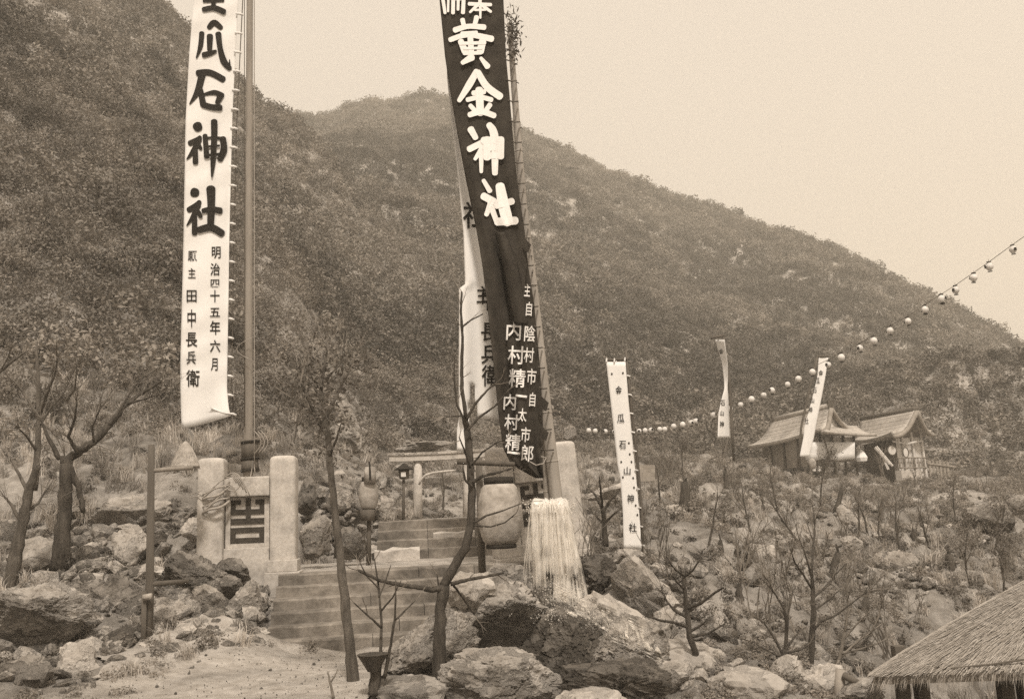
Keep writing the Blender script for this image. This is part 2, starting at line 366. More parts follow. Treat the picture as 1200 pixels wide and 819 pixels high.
def branch_path(g,p,d,L,n,wob,up):
    pts = [Vector(p)]; d = Vector(d).normalized()
    for i in range(n):
        d = (d+Vector(g.normal(size=3))*wob+Vector((0,0,up))).normalized(); pts.append(pts[-1]+d*L/n)
    return pts,d
def grow(g,mb,p,d,L,r,level,maxl,wob=.12,up=.06,kids=(3,5),n=5,tips=None,ang=.75,sides=(6,4,3,3)):
    pts,dd = branch_path(g,p,d,L,n,wob,up)
    rad = [r*(1-.72*i/n) for i in range(n+1)]
    mb[min(level,len(mb)-1)].tube(pts,rad,sides[min(level,3)],cap=level==0)
    if level>=maxl:
        if tips is not None: tips.append(pts[-1]); tips.append(pts[len(pts)//2+1])
        return
    for k in range(int(g.integers(kids[0],kids[1]+1))):
        t = g.uniform(.3,.98); i = min(int(t*n),n-1); q = pts[i].lerp(pts[i+1],t*n-i)
        ax = (pts[i+1]-pts[i]).normalized(); side = Vector(g.normal(size=3)); side = (side-ax*side.dot(ax)).normalized()
        grow(g,mb,q,ax*math.cos(ang)+side*math.sin(ang)*g.uniform(.7,1.2)+Vector((0,0,.15)),L*g.uniform(.35,.6)*(1.15-.4*t),rad[i]*.62,level+1,maxl,wob*1.2,up,kids,n,tips,ang,sides)
def bare_shrub_mesh(name,seed,mat,stems=7,h=1.0,leafm=None):
    g = np.random.default_rng(seed); mb = MB(); tips = []
    for k in range(stems):
        a = g.uniform(0,6.28); t = g.uniform(.1,.7)
        grow(g,[mb],(g.normal()*.05,g.normal()*.05,-.08),(math.cos(a)*t,math.sin(a)*t,1),h*g.uniform(.6,1.1),.012,1,2,.16,.06,(3,4),4,tips,.6,(3,3,3,3))
    return mb.mesh(name,mat)

bush_src = src_collection('bush_source',
    [bush_mesh('bush',s,300,M['leaf'],.10,12) for s in range(4)]+[bush_mesh('bush',20+s,320,M['leaf_dark'],.095,11) for s in range(4)]+[bush_mesh('bush',40+s,260,M['leaf_pale'],.10,12) for s in range(3)])
fine_src = src_collection('fine_bush_source',
    [bush_mesh('bush',60+s,620,M['leaf'],.062,16) for s in range(3)]+[bush_mesh('bush',80+s,640,M['leaf_dark'],.06,14) for s in range(3)]+[bush_mesh('bush',90+s,520,M['leaf_pale'],.062,16) for s in range(3)])
grass_src = src_collection('grass_source',[grass_mesh('tuft',s,46,M['grass'],.5+.08*s,.26,.5+.1*s) for s in range(5)])
shrub_src = src_collection('shrub_source',[bare_shrub_mesh('shrub',s,M['twig'],5+s%4) for s in range(6)])

def ring_points(fn_spacing,r0,r1,a0=-36,a1=36,jit=.5):
    P = []; r = r0
    while r<r1:
        s = fn_spacing(r); da = s/r; a = R(a0)+NR.uniform(0,da)
        aa = np.arange(a,R(a1),da); aa = aa+NR.uniform(-jit,jit,len(aa))*da; rr = r+NR.uniform(-jit,jit,len(aa))*s
        P.append(np.stack([rr*np.sin(aa),rr*np.cos(aa)],1)); r += s*.95
    return np.concatenate(P)
def rf_of(x,y): return np.interp(np.arctan2(x,y),RF[:,0],RF[:,1])
def pick(n,val,ranges):
    """val in -0.5..0.5 chooses dark, mid or pale kinds in drifts"""
    v = val*1.7+NR.normal(size=n)*.26; out = np.zeros(n,int)
    for i in range(n):
        lo,hi = ranges[1] if v[i]<-.22 else (ranges[2] if v[i]>.42 else ranges[0]); out[i] = NR.integers(lo,hi)
    return out
def rand_rot(n,t=.35): return np.stack([NR.normal(size=n)*t,NR.normal(size=n)*t,NR.uniform(0,6.28,n)],1)

# far brush
P = ring_points(lambda r:.68+.0062*r,55,285); r = np.hypot(P[:,0],P[:,1]); P = P[(r>rf_of(P[:,0],P[:,1])*.99)]
r = np.hypot(P[:,0],P[:,1]); z = height(P[:,0],P[:,1]); v = fbm(P[:,0]*.045,P[:,1]*.045,3); s = (.72+.0062*r)*NR.uniform(.65,1.3,len(P))*np.where(NR.uniform(size=len(P))<.13,1.35,1)
scatter('hillside_brush','dense brush covering the mountainside up to the skyline',np.column_stack([P,z-.15*s]),s,rand_rot(len(P)),pick(len(P),v,[(0,4),(4,8),(8,11)]),bush_src)
# near brush on the left hill
P = ring_points(lambda r:.42+.0075*r,20,58); r = np.hypot(P[:,0],P[:,1]); k = (r>rf_of(P[:,0],P[:,1])*1.0); P = P[k]
r = np.hypot(P[:,0],P[:,1]); v = fbm(P[:,0]*.11,P[:,1]*.11,3); az = np.degrees(np.arctan2(P[:,0],P[:,1]))
gap = np.exp(-(((az+7)/7)**2)) * np.clip(1-(r-34)/14,0,1)          # the thin, stony strip above the landing
k = NR.uniform(size=len(P)) > np.maximum(np.clip(.7-(r/rf_of(P[:,0],P[:,1])-1.0)*2.6,0,1), gap*.6)
P = P[k]; v = v[k]; r = r[k]; z = height(P[:,0],P[:,1]); s = (.56+.0095*r)*NR.uniform(.5,1.2,len(P))*np.where(NR.uniform(size=len(P))<.14,1.6,1)
scatter('lower_slope_brush','leafy brush on the lower left slope behind the white banner',np.column_stack([P,z-.1*s]),s,rand_rot(len(P)),pick(len(P),v,[(0,3),(3,6),(6,9)]),fine_src)

def keep_out(x,y,stones=False):
    """stairs, terrace, path and the ground right under the built things"""
    a = R(10); ox,oy = STAIR_O.x,STAIR_O.y; s_ = (x-ox)*math.cos(a)+(y-oy)*math.sin(a); u = -(x-ox)*math.sin(a)+(y-oy)*math.cos(a)
    st = (s_>-.1)&(s_<3.9)&(u>-.3)&(u<4.2)
    st |= (x>-2.6)&(x<.4)&(y>15)&(y<29)
    st |= (x<.2)&(x>-4.0+(y-8.6)*.22)&(y<11.9)&(y>2)&(y< 12.4+.55*(x+1.2))
    st |= (np.hypot(x+3.95,y-13.9)<.8)|(np.hypot(x-.5,y-14.8)<.9)
    if stones: return st
    for px,py,D,rad in ((432,610,14.6,1.0),(217,552,12.6,.9),(290,640,13.2,1.2),(470,620,19,1.2),(60,740,10.4,1.1),(590,760,10,1.2),(690,770,10,1.3),(586,600,12,.8),(150,625,14.3,1.1),(110,690,12.4,1.0)):
        q = at(px,py,D); st |= np.hypot(x-q.x,y-q.y)<rad
    st |= (y>44)&(y<62)&(np.arctan2(x,y)>R(13.5))&(np.arctan2(x,y)<R(25.5))
    return st
# grass
P = ring_points(lambda r:.27+.0095*r,8.5,66,-38,38); v = fbm(P[:,0]*.25,P[:,1]*.25,3); r = np.hypot(P[:,0],P[:,1]); az = np.degrees(np.arctan2(P[:,0],P[:,1]))
dens = np.clip(.62+v*1.7,.12,1)*np.where(az>4,np.clip((r-9.5)/3.5,.15,1)*np.clip(.55+v*1.7,.08,.95),1)*np.where((az<-6)&(r<14.0),.3,1)*np.where((az<-4)&(r>14.0),1.5,1)
k = (NR.uniform(size=len(P))<dens)&~keep_out(P[:,0],P[:,1])&(r<rf_of(P[:,0],P[:,1])*1.25); P = P[k]; r = r[k]; z = height(P[:,0],P[:,1])
s = NR.uniform(.45,1.15,len(P))*(.62+.009*r)*np.clip(.45+(r-9)*.09,.45,1)*np.where(az[k]>4,.62,.72)
scatter('wild_grass','dry wild grass over the rough slopes',np.column_stack([P,z]),s,rand_rot(len(P),.15),NR.integers(0,5,len(P)),grass_src)
# leafless undergrowth and small leafy shrubs on the right slope
P = ring_points(lambda r:.75+.014*r,11.5,72,-2,38); r = np.hypot(P[:,0],P[:,1]); v = fbm(P[:,0]*.2+9,P[:,1]*.2,3)
k = (NR.uniform(size=len(P))<np.clip(.22+v*.9,.03,.7))&~keep_out(P[:,0],P[:,1])&(r<rf_of(P[:,0],P[:,1])*1.15); P = P[k]; r = r[k]; z = height(P[:,0],P[:,1])
scatter('undergrowth','leafless twiggy undergrowth over the right slope',np.column_stack([P,z]),NR.uniform(.5,1.2,len(P))*(.75+.012*r),rand_rot(len(P),.12),NR.integers(0,6,len(P)),shrub_src)
P = ring_points(lambda r:.9+.016*r,12.5,78,1,38); r = np.hypot(P[:,0],P[:,1]); v = fbm(P[:,0]*.14+4,P[:,1]*.14,3)
k = (NR.uniform(size=len(P))<np.clip(.12+v*.8+(r-34)*.011,.02,.8))&~keep_out(P[:,0],P[:,1])&(r<rf_of(P[:,0],P[:,1])*1.2); P = P[k]; r = r[k]; z = height(P[:,0],P[:,1])
scatter('slope_shrubbery','low leafy shrubbery over the right slope below the shrine',np.column_stack([P,z-.05]),NR.uniform(.25,.6,len(P))*(.8+.014*r),rand_rot(len(P),.2),pick(len(P),v[k],[(0,3),(3,6),(6,9)]),fine_src)

P = ring_points(lambda r:.15+.0075*r,9.5,74,-36,38); r = np.hypot(P[:,0],P[:,1]); v = fbm(P[:,0]*.5+4,P[:,1]*.5,3); az = np.degrees(np.arctan2(P[:,0],P[:,1]))
k = (NR.uniform(size=len(P))<np.clip(.5+v*1.5,.05,1)*np.where(az>2,1,.8))&~keep_out(P[:,0],P[:,1],True)&(r<rf_of(P[:,0],P[:,1])*1.2); P = P[k]; r = r[k]; z = height(P[:,0],P[:,1])
scatter('ground_cover','low leafy ground cover over banks and slopes',np.column_stack([P,z-.02]),NR.uniform(.35,1.1,len(P))*(.10+.007*r),rand_rot(len(P),.3),pick(len(P),v[k]*1.2+.14,[(0,4),(4,8),(8,11)]),bush_src)
# ------------------------------------------------------------------ rocks
_ico = {}
def ico(n):
    if n not in _ico:
        b = bmesh.new(); bmesh.ops.create_icosphere(b,subdivisions=n,radius=1); b.verts.ensure_lookup_table()
        _ico[n] = (np.array([v.co[:] for v in b.verts]),[tuple(v.index for v in f.verts) for f in b.faces]); b.free()
    return _ico[n]
def rock_mesh(name,seed,dims,mat,sub=3,planes=14,extra=(),rough=.06,edge=.0):
    """a boulder as broken stone: a sphere cut by random planes, then roughened"""
    g = np.random.default_rng(seed); d,f = ico(sub)
    n = unit(g.normal(size=(planes,3))); o = g.uniform(.5,.86,planes)
    if extra:
        n = np.concatenate([n,unit(np.array([e[:3] for e in extra],float))]); o = np.concatenate([o,[e[3] for e in extra]])
    dt = d@n.T; rr = np.where(dt>.05,o[None,:]/np.maximum(dt,.05),9).min(1); rr = np.minimum(rr,1.05)
    p = d*rr[:,None]
    s = seed*3.1
    amp = np.array([mnoise.fractal(Vector(q)*2.2+Vector((s,0,0)),.8,2.1,5) for q in d])
    ridge = np.array([abs(mnoise.noise(Vector((q[0]*1.5+q[2]*1.3,q[1]*1.5,q[2]*5+q[0]*2))+Vector((s,s,0)))) for q in p])
    if sub>=4:                               # broken into blocks, with joints between them and ledges across
        ax = unit(g.normal(size=(1,3))*np.array([[.5,.5,1.]]))[0]; fq = g.uniform(3.5,5.5); cf = g.uniform(1.7,2.6); off = Vector((s,-s,s*.5)); blk = np.zeros(len(p))
        for i,q in enumerate(p):
            qv = Vector(q)*cf+off+Vector((amp[i],-amp[i],amp[i]))*.25; dd,pp = mnoise.voronoi(qv); gv = max(0.,1-(dd[1]-dd[0])/.07)
            t = float(q@ax)*fq+amp[i]*.8+pp[0].x*.7; blk[i] = mnoise.noise(pp[0]*4.3)*.15-gv*.06+(t-math.floor(t))*.055
        p = p*(1+blk)[:,None]
    p = p*(1+amp*rough-ridge*rough*1.1)[:,None]
    p = p/np.abs(p).max(0)*np.array(dims)*.5
    m = bpy.data.meshes.new(name); m.from_pydata(p.tolist(),[],f); m.update(); m.materials.append(mat)
    m.polygons.foreach_set('use_smooth',[True]*len(m.polygons))
    try: m.set_sharp_from_angle(angle=R(22))
    except Exception: pass
    return m
ROCKN = [0]
def boulder(label,px,py,wpx,hpx,D,mat='rock',seed=None,depth=.8,rz=0,tilt=0,extra=(),sub=4,group=None,name='boulder',planes=14,rough=.09):
    sub = 6 if sub==5 else sub; ROCKN[0] += 1; k = mpp(D); seed = seed if seed is not None else 100+ROCKN[0]
    m = rock_mesh(name,seed,(wpx*k,max(wpx,hpx)*k*depth,hpx*k),M[mat],sub,planes,extra,rough)
    o = bpy.data.objects.new(name,m); COL.objects.link(o); o.location = at(px,py,D+0); o.rotation_euler = (0,R(tilt),R(rz))
    return tag(o,label,'boulder' if name=='boulder' else 'stone',group)
OV = [(.15,-.75,-.65,.42)]                 # an undercut front
FT = [(-.1,-.25,.95,.5)]                   # a broad flat top
# in front of the steps and round the falling water
boulder('big layered boulder behind the forked tree, pale top over a dark undercut hollow',585,722,136,118,10.8,'rock',1,.85,6,0,[(.05,-.8,-.6,.30),(-.3,-.5,.8,.55),(.4,-.4,.8,.6)],5)
boulder('tall rock face rising under the big lantern, behind the undercut boulder',598,680,84,62,11.5,'rock',63,.7,-8,6,[(-.1,-.85,.5,.5)],5)
boulder('dark rock wedged between the water and the undercut boulder',640,716,52,60,10.9,'rock_wet_shade',64,.8,20,0,[(0,-.9,-.3,.4)],4)
boulder('pale broken stone block stacked on the undercut boulder left of the water',548,690,62,56,10.6,'rock_pale',2,.8,20,-8,[(0,-.9,.2,.6)])
boulder('broad sloping rock at the foot of the stone steps, left of the forked tree',500,766,128,104,10.3,'rock',3,.8,-12,-18,[(-.55,-.45,.7,.45)],5)
boulder('low grey slab along the bottom edge beside the forked tree trunk',590,796,190,84,9.3,'rock',4,.55,0,6,FT,5)
boulder('rounded low rock at the bottom edge left of the forked tree',470,815,110,40,9.0,'rock',5,.7,0,0,FT)
boulder('dark wet angular rock with steep slanting face under the falling water',674,757,134,104,10.1,'rock_wet_shade',6,.75,-20,16,[(-.25,-.9,.25,.42),(.55,-.5,.6,.55)],5)
boulder('grey split rock leaning against the wet rock, front right',726,768,122,98,9.9,'rock',7,.7,14,24,[(-.3,-.85,.2,.5)],5)
boulder('pale smooth slab the water runs over, right of the fall',716,722,104,70,10.8,'rock_pale',8,.9,10,20,[(.2,-.35,.9,.4)],4)
boulder('rock with a black hollow face at the bottom, below the wet rock',722,800,130,70,9.2,'rock_wet_shade',9,.7,0,8,[(.1,-.95,-.2,.4)],5)  # dark tone also carries the shade of the hollow
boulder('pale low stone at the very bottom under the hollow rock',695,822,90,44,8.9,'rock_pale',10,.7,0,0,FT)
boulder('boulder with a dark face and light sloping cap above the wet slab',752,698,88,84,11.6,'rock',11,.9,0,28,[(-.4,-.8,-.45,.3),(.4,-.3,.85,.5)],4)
boulder('dark square rock just right of the falling water',702,672,52,44,12,'rock_wet_shade',12,.9,10,0,[(0,-.95,.1,.55)])
boulder('angular block with a dark right side beside the small pine',776,740,52,60,11,'rock',13,.9,30,10,[(.7,-.6,-.2,.4)])
boulder('pale rock with flat sunlit top at the foot of the small pine',800,775,84,54,10.2,'rock_pale',14,.9,-10,12,FT,4)
boulder('dark fronted rock between the hollow rock and the small pine',786,800,66,52,9.6,'rock',15,.8,20,0,OV)
boulder('pale pointed stone on the right of the small pine trunk',838,776,44,36,10.4,'rock_pale',16,.8,0,25,())
boulder('broad pale slab along the bottom edge between the two bare shrubs',872,806,110,44,9.6,'rock_pale',17,.8,0,4,FT,4)
boulder('flat pale stone tilted up beside the bare shrub',918,790,54,46,10,'rock_pale',18,.6,0,-35,FT)
boulder('pale slab by the broken timber stake at the bottom edge',965,800,58,40,10,'rock_pale',19,.8,0,-18,FT)
boulder('big rock left of the thatched hut timber, low by the bottom edge',1005,812,60,36,9.5,'rock',20,.8,0,0,())
# left of the steps
boulder('large grey boulder at the left edge, shadowed underneath',52,716,140,98,11.2,'rock',21,.8,15,12,[(.1,-.85,-.5,.42),(-.1,-.5,.85,.6)],5)
boulder('pale flat sided boulder leaning by the path at the lower left',88,782,66,66,10.2,'rock_pale',22,.7,25,14,[(-.3,-.9,.3,.5)],4)
boulder('rough low rock in the bottom left corner',32,792,70,70,9.8,'rock_mid',23,.8,0,0,[(-.1,-.6,.75,.55)],4)
boulder('long flat topped boulder overhanging a dark hollow behind the wooden post',160,607,112,58,15.2,'rock',24,.7,8,4,[(0,-.7,-.7,.16),(-.1,-.3,.95,.32)],5)
boulder('dark rock under the overhanging flat boulder',178,640,80,44,15,'rock_wet_shade',25,.8,0,0,())  # shade under the overhang put into the rock colour
boulder('upright pale stone below the tree stump',147,642,36,46,14,'rock_pale',26,.8,30,14,())
boulder('squat pale stone right of the upright stone, left of the post',160,636,36,40,14.2,'rock_pale',27,.8,-20,0,())
boulder('small square pale stone low by the tree stump',122,662,30,24,13.6,'rock_pale',28,.8,10,8,())
boulder('long white stone lying behind the wooden post',176,672,46,24,13.2,'rock_pale',29,.7,0,12,FT)
boulder('angular grey rock left of the tree stump',42,652,60,54,13.6,'rock_pale',30,.8,40,22,[(-.6,-.5,.5,.4)])
boulder('brown fractured rock bank between the left boulder and the post',125,718,120,96,12.2,'rock_mid',31,.6,0,18,[(-.2,-.8,.55,.5)],5,rough=.12)
boulder('dark rock at the foot of the left bank beside the post base',150,752,90,40,11.3,'rock_wet_shade',32,.7,0,0,())
boulder('large grey rock right of the wooden post, beside the gravel path',208,728,72,62,12.2,'rock',33,.8,10,10,[(-.4,-.7,.5,.5)],5)
boulder('slanting brown slab between the post and the left stone gate',225,672,104,70,13.1,'rock_mid',34,.7,0,24,[(.25,-.55,.8,.45)],5,rough=.12)
boulder('dark split block in front of the left gate plinth',268,688,34,40,12.9,'rock_mid',35,.9,20,0,OV)
boulder('grey rock with dark side below the lower rail',288,706,38,52,12.5,'rock',36,.9,-30,0,[(.6,-.7,0,.5)])
boulder('rounded kerb rock at the left foot of the steps',284,750,66,26,12,'rock',37,.9,0,-8,FT)
boulder('dark cracked rock in the middle of the left rubble',246,706,52,56,12.4,'rock_mid',38,.9,15,-10,())
boulder('wedge of stone sticking out above the rubble heap by the gate',274,668,46,34,13.45,'rock_mid',39,.9,-10,30,OV)
boulder('small pale stone leaning on the post foot',176,760,24,18,11,'rock_pale',40,.9,0,0,())
boulder('pale rock on the bank above the overhanging boulder',217,596,26,30,16,'rock_pale',41,.9,0,20,())
boulder('pale stone block between the overhanging boulder and the gate pillar',226,622,32,32,14.8,'rock_pale',42,.8,20,-10,())
boulder('mossy rock close behind the left gate, right of its pillar',368,632,52,52,15,'rock_mid',43,.8,10,-24,())
boulder('dark rock behind the right pillar of the left gate',360,580,26,50,16.2,'rock_mid',44,.9,0,0,())
boulder('large grey outcrop on the slope behind the slender leafy tree',405,518,62,42,23,'rock',45,.8,0,14,[(.2,-.6,-.7,.4)],4)
boulder('flat outcrop lying above the small torii',500,522,76,18,33,'rock',46,.8,0,0,FT)
boulder('grey stone bank at the left of the upper steps',405,640,48,44,15.4,'rock_mid',47,.9,0,-18,())
boulder('pale oval stone leaning beside the small wrapped lantern',453,592,24,20,15.3,'rock_pale',48,.6,0,32,FT,name='stone')
boulder('grey stone behind the round headed pillar of the right gate',668,507,17,20,16.5,'rock',49,.8,0,0,(),3,name='stone')
# right slope
boulder('tall pale slab leaning on the right slope below the tree stumps',893,652,36,40,16,'rock_pale',50,.5,0,-24,[(.1,-.85,.5,.45)],4)
boulder('earth bank boulder with a dark undercut side in the middle of the right slope',1040,680,84,84,17.5,'rock_mid',51,.8,20,30,[(.5,-.7,-.35,.35)],5,rough=.15)
boulder('white topped rock crowning the earth bank',997,636,24,20,17.8,'rock_pale',52,.9,0,-20,FT)
boulder('white topped standing stone below the shrine shrubs',990,604,20,26,23,'rock_pale',53,.9,0,0,())
boulder('pale stones below the earth bank, half buried',1015,692,48,34,16.6,'rock_pale',54,.8,0,10,FT)
boulder('dark bank at the right edge above the thatched roof',1165,612,76,60,26,'rock_mid',55,.8,0,34,[(.3,-.6,-.7,.4)],4,rough=.12)
boulder('grey boulder at the right edge of the bank',1192,590,30,28,27,'rock',56,.8,0,0,())
boulder('long low rock ledge above the thatched roof, right of the earth bank',1128,680,90,26,18.5,'rock_mid',57,.8,0,-6,OV)
boulder('pale rock on the slope behind the small pine',790,602,24,22,21,'rock_pale',58,.8,0,12,())
boulder('pale flat boulder behind the right gate, beside the vertical banner',712,576,60,20,20,'rock_pale',59,.8,0,-14,FT)
boulder('grey ledge right of the right gate base',735,655,60,28,13,'rock',60,.8,0,-12,OV)
boulder('grey stone at the foot of the vertical banner',772,660,34,26,13.6,'rock_mid',61,.8,0,0,())
boulder('white curved stone among twigs above the left end of the thatched roof',1005,729,25,13,13.4,'rock_pale',62,.7,0,28,[(0,-.2,-.97,.3)],3,name='stone')

# loose broken stone: the rubble heaps and the stony slope
rub_src = src_collection('rubble_source',[rock_mesh('stone',500+s,(1,1,.7),M[['rock','rock_mid','rock_mid','rock','rock_pale','rock_mid','rock','rock_mid','rock','rock_mid'][s]],2,9,(),.08) for s in range(10)])
pts = []; scs = []
def rubble(px0,px1,py0,py1,n,smin,smax,poly=None):
    for i in range(n):
        px,py = random.uniform(px0,px1),random.uniform(py0,py1)
        if poly and not in_poly(px,py,poly): continue
        p = hit(px,py,8,80)
        s = random.uniform(smin,smax)**1.0*mpp(p.y)*(.5+random.random()**2*1.6)
        pts.append((p.x,p.y,p.z+s*.04)); scs.append((s,s*random.uniform(.7,1.2),s*random.uniform(.6,1.1)))
rubble(200,335,640,765,420,8,17,[(215,645),(262,640),(300,672),(335,690),(318,740),(310,758),(250,765),(205,745)])
rubble(70,235,590,700,170,9,18); rubble(60,230,690,780,110,8,15,[(60,700),(230,690),(230,745),(120,800),(60,790)])
rubble(0,110,620,819,260,9,24); rubble(60,240,600,770,300,8,19); rubble(0,240,600,780,300,4,9); rubble(450,800,660,815,260,9,20); rubble(375,446,560,668,170,8,18); rubble(355,400,560,668,60,7,14); rubble(670,830,640,790,130,9,20)
rubble(780,1010,740,815,120,8,18); rubble(740,1190,570,740,520,4,10); rubble(760,1010,640,800,100,8,18); rubble(1010,1190,600,700,80,6,14); rubble(660,1190,540,600,160,3,6); rubble(380,560,490,560,90,4,10); rubble(1060,1190,650,700,70,5,10); rubble(440,560,560,612,60,4,8)
pts = np.array(pts); scs = np.array(scs); k = ~keep_out(pts[:,0],pts[:,1],True)|(np.hypot(pts[:,0]+3.95,pts[:,1]-13.2)<.7)|((pts[:,1]<11.5)&(pts[:,0]>-1.6))|((pts[:,1]>44))|((pts[:,0]<-3.4)&(pts[:,1]<12.6)&(pts[:,1]>10.4))|((np.hypot(pts[:,0]-at(432,610,14.6).x,pts[:,1]-14.6)<1)&(pts[:,0]<-2.3)); pts = pts[k]; scs = scs[k]
scatter('rubble','loose broken stone lying over the banks and the stony slope',pts,scs,NR.uniform(0,6.28,(len(pts),3))*np.array([.12,.12,1]),NR.integers(0,10,len(pts)),rub_src)
# grit and pebbles on the path
P = np.stack([NR.uniform(-4.2,-.6,900),NR.uniform(7.2,12.2,900)],1); P = P[P[:,1]<12.3+.5*(P[:,0]+1.2)]; z = height(P[:,0],P[:,1])+.035; s = NR.uniform(.006,.018,len(P))*(1+2*(NR.uniform(size=len(P))>.96))
scatter('path_grit','small stones scattered over the gravel path',np.column_stack([P,z]),s,NR.uniform(0,6.28,(len(P),3)),NR.integers(0,10,len(P)),rub_src)

# ------------------------------------------------------------------ stone steps
A10 = R(10); WV = Vector((math.cos(A10),math.sin(A10),0)); UV = Vector((-math.sin(A10),math.cos(A10),0))
STM = Matrix.Translation((STAIR_O.x,STAIR_O.y,0)) @ Matrix.Rotation(A10,4,'Z')
def wob_box(x0,x1,y0,y1,z0,z1,seed,nx=10,amp=.005):
    """a worn block: a long box cut along its length, its top edges chipped unevenly"""
    g = random.Random(seed); mb = MB(); rings = []
    for i in range(nx+1):
        x = x0+(x1-x0)*i/nx; a,b,c = [(g.random()-.5)*2*amp for _ in range(3)]; e = .012+.012*g.random()
        rings.append([(x,y0+a*.6,z0),(x,y0+a,z1-e+b),(x,y0+e+a,z1+b),(x,y1,z1+c),(x,y1,z0)])
    v = [p for r_ in rings for p in r_]; f = []
    for i in range(nx):
        for k in range(5):
            k2 = (k+1)%5; f.append((i*5+k,(i+1)*5+k,(i+1)*5+k2,i*5+k2))
    f += [(0,1,2,3,4),tuple(nx*5+k for k in (4,3,2,1,0))]
    mb.add(v,f); return mb
st = thing('stone_steps','broad worn stone steps climbing from the gravel path to the landing between the gates','steps',(STAIR_O.x,STAIR_O.y,0))
for i in range(6):
    z1 = .145*(i+1); x0 = -.02+.01*i
    cuts = [x0,1.3+.35*((i*7)%3),2.5+.3*((i*5)%3),3.85]
    for a,b in zip(cuts[:-1],cuts[1:]):
        wob_box(a+.004,b-.004,.3*i,.3*i+(.36 if i<5 else .5),z1-.3 if i else -.2,z1,i*10+int(a*3)).xf(STM).build('step_block',M['step_stone'],st)
land = MB()
n = 14
for j in range(n+1):
    for i in range(n+1): land.v.append((-.1+3.95*i/n,1.9+2.7*j/n,.862+.012*math.sin(i*3.1+j*2.3)))
land.f = [(j*(n+1)+i,j*(n+1)+i+1,(j+1)*(n+1)+i+1,(j+1)*(n+1)+i) for j in range(n) for i in range(n)]
land.xf(STM); o = land.build('landing',M['gravel'],None,True); o['kind'] = 'structure'
O2 = STAIR_O2; STM2 = Matrix.Translation((O2.x,O2.y,0)) @ Matrix.Rotation(R(6),4,'Z')
st2 = thing('stone_steps','narrower upper stone steps rising from the landing towards the small torii','steps',(O2.x,O2.y,.86))
for i in range(4):
    z1 = .87+.165*(i+1)
    for a,b in ((.0,.9),(.9,1.75),(1.75,2.7)):
        wob_box(a+.004,b-.004,.34*i,.34*i+.42,z1-.33,z1,i*13+int(a*7)+5,6,.008).xf(STM2).build('step_block',M['step_stone'],st2)
o = tag(wob_box(-.02,.75,-.25,.12,.86,1.06,3,5,.03).xf(STM2).build('stone_block',M['granite']),'pale long stone block lying on the left end of the upper steps','stone')
o = tag(wob_box(1.0,1.75,.55,.75,1.19,1.3,4,5,.02).xf(STM2).build('stone_block',M['granite']),'pale narrow stone lying across the middle of the upper steps','stone')
# rough terrace floor in front of the torii
ter = MB(); n = 16
for j in range(n+1):
    for i in range(n+1):
        q = STM2@Vector((-.1+3.0*i/n,1.5+12*j/n,0)); ter.v.append((q.x,q.y,max(1.515,H(q.x,q.y)+.02)))
ter.f = [(j*(n+1)+i,j*(n+1)+i+1,(j+1)*(n+1)+i+1,(j+1)*(n+1)+i) for j in range(n) for i in range(n)]
o = ter.build('terrace',M['soil'],None,True); o['kind'] = 'structure'

# ------------------------------------------------------------------ granite gate markers (a pair of pillars with an emblem slab between)
def rounded_post(w_,d_,z0,z1,dome,rx=.05,n=4):
    """square post with rounded corners and a shallow domed head"""
    mb = MB(); prof = [(1,z0),(1,z0+(z1-z0)*.5),(1,z1-dome*1.2),(.985,z1-dome*.8),(.93,z1-dome*.42),(.78,z1-dome*.14),(.45,z1),(.05,z1+dome*.05)]
    cor = []
    for cx,cy,a0 in ((1,1,0),(-1,1,90),(-1,-1,180),(1,-1,270)):
        for k in range(n+1):
            a = R(a0+90*k/n); cor.append((cx*(w_/2-rx)+rx*math.cos(a),cy*(d_/2-rx)+rx*math.sin(a)))
    N_ = len(cor)
    for s_,z in prof: mb.v += [(x*s_,y*s_,z) for x,y in cor]
    for i in range(len(prof)-1):
        for k in range(N_):
            k2 = (k+1)%N_; mb.f.append((i*N_+k,i*N_+k2,(i+1)*N_+k2,(i+1)*N_+k))
    mb.f.append(tuple((len(prof)-1)*N_+k for k in range(N_))); return mb
EMB = [(205,235,362,437),(235,262,362,386),(358,388,362,437),(337,358,362,386),(235,358,411,437),(287,313,352,411),(287,313,437,458),(208,390,458,487),
       (208,236,505,585),(358,390,505,585),(236,358,505,531),(236,358,558,585)]
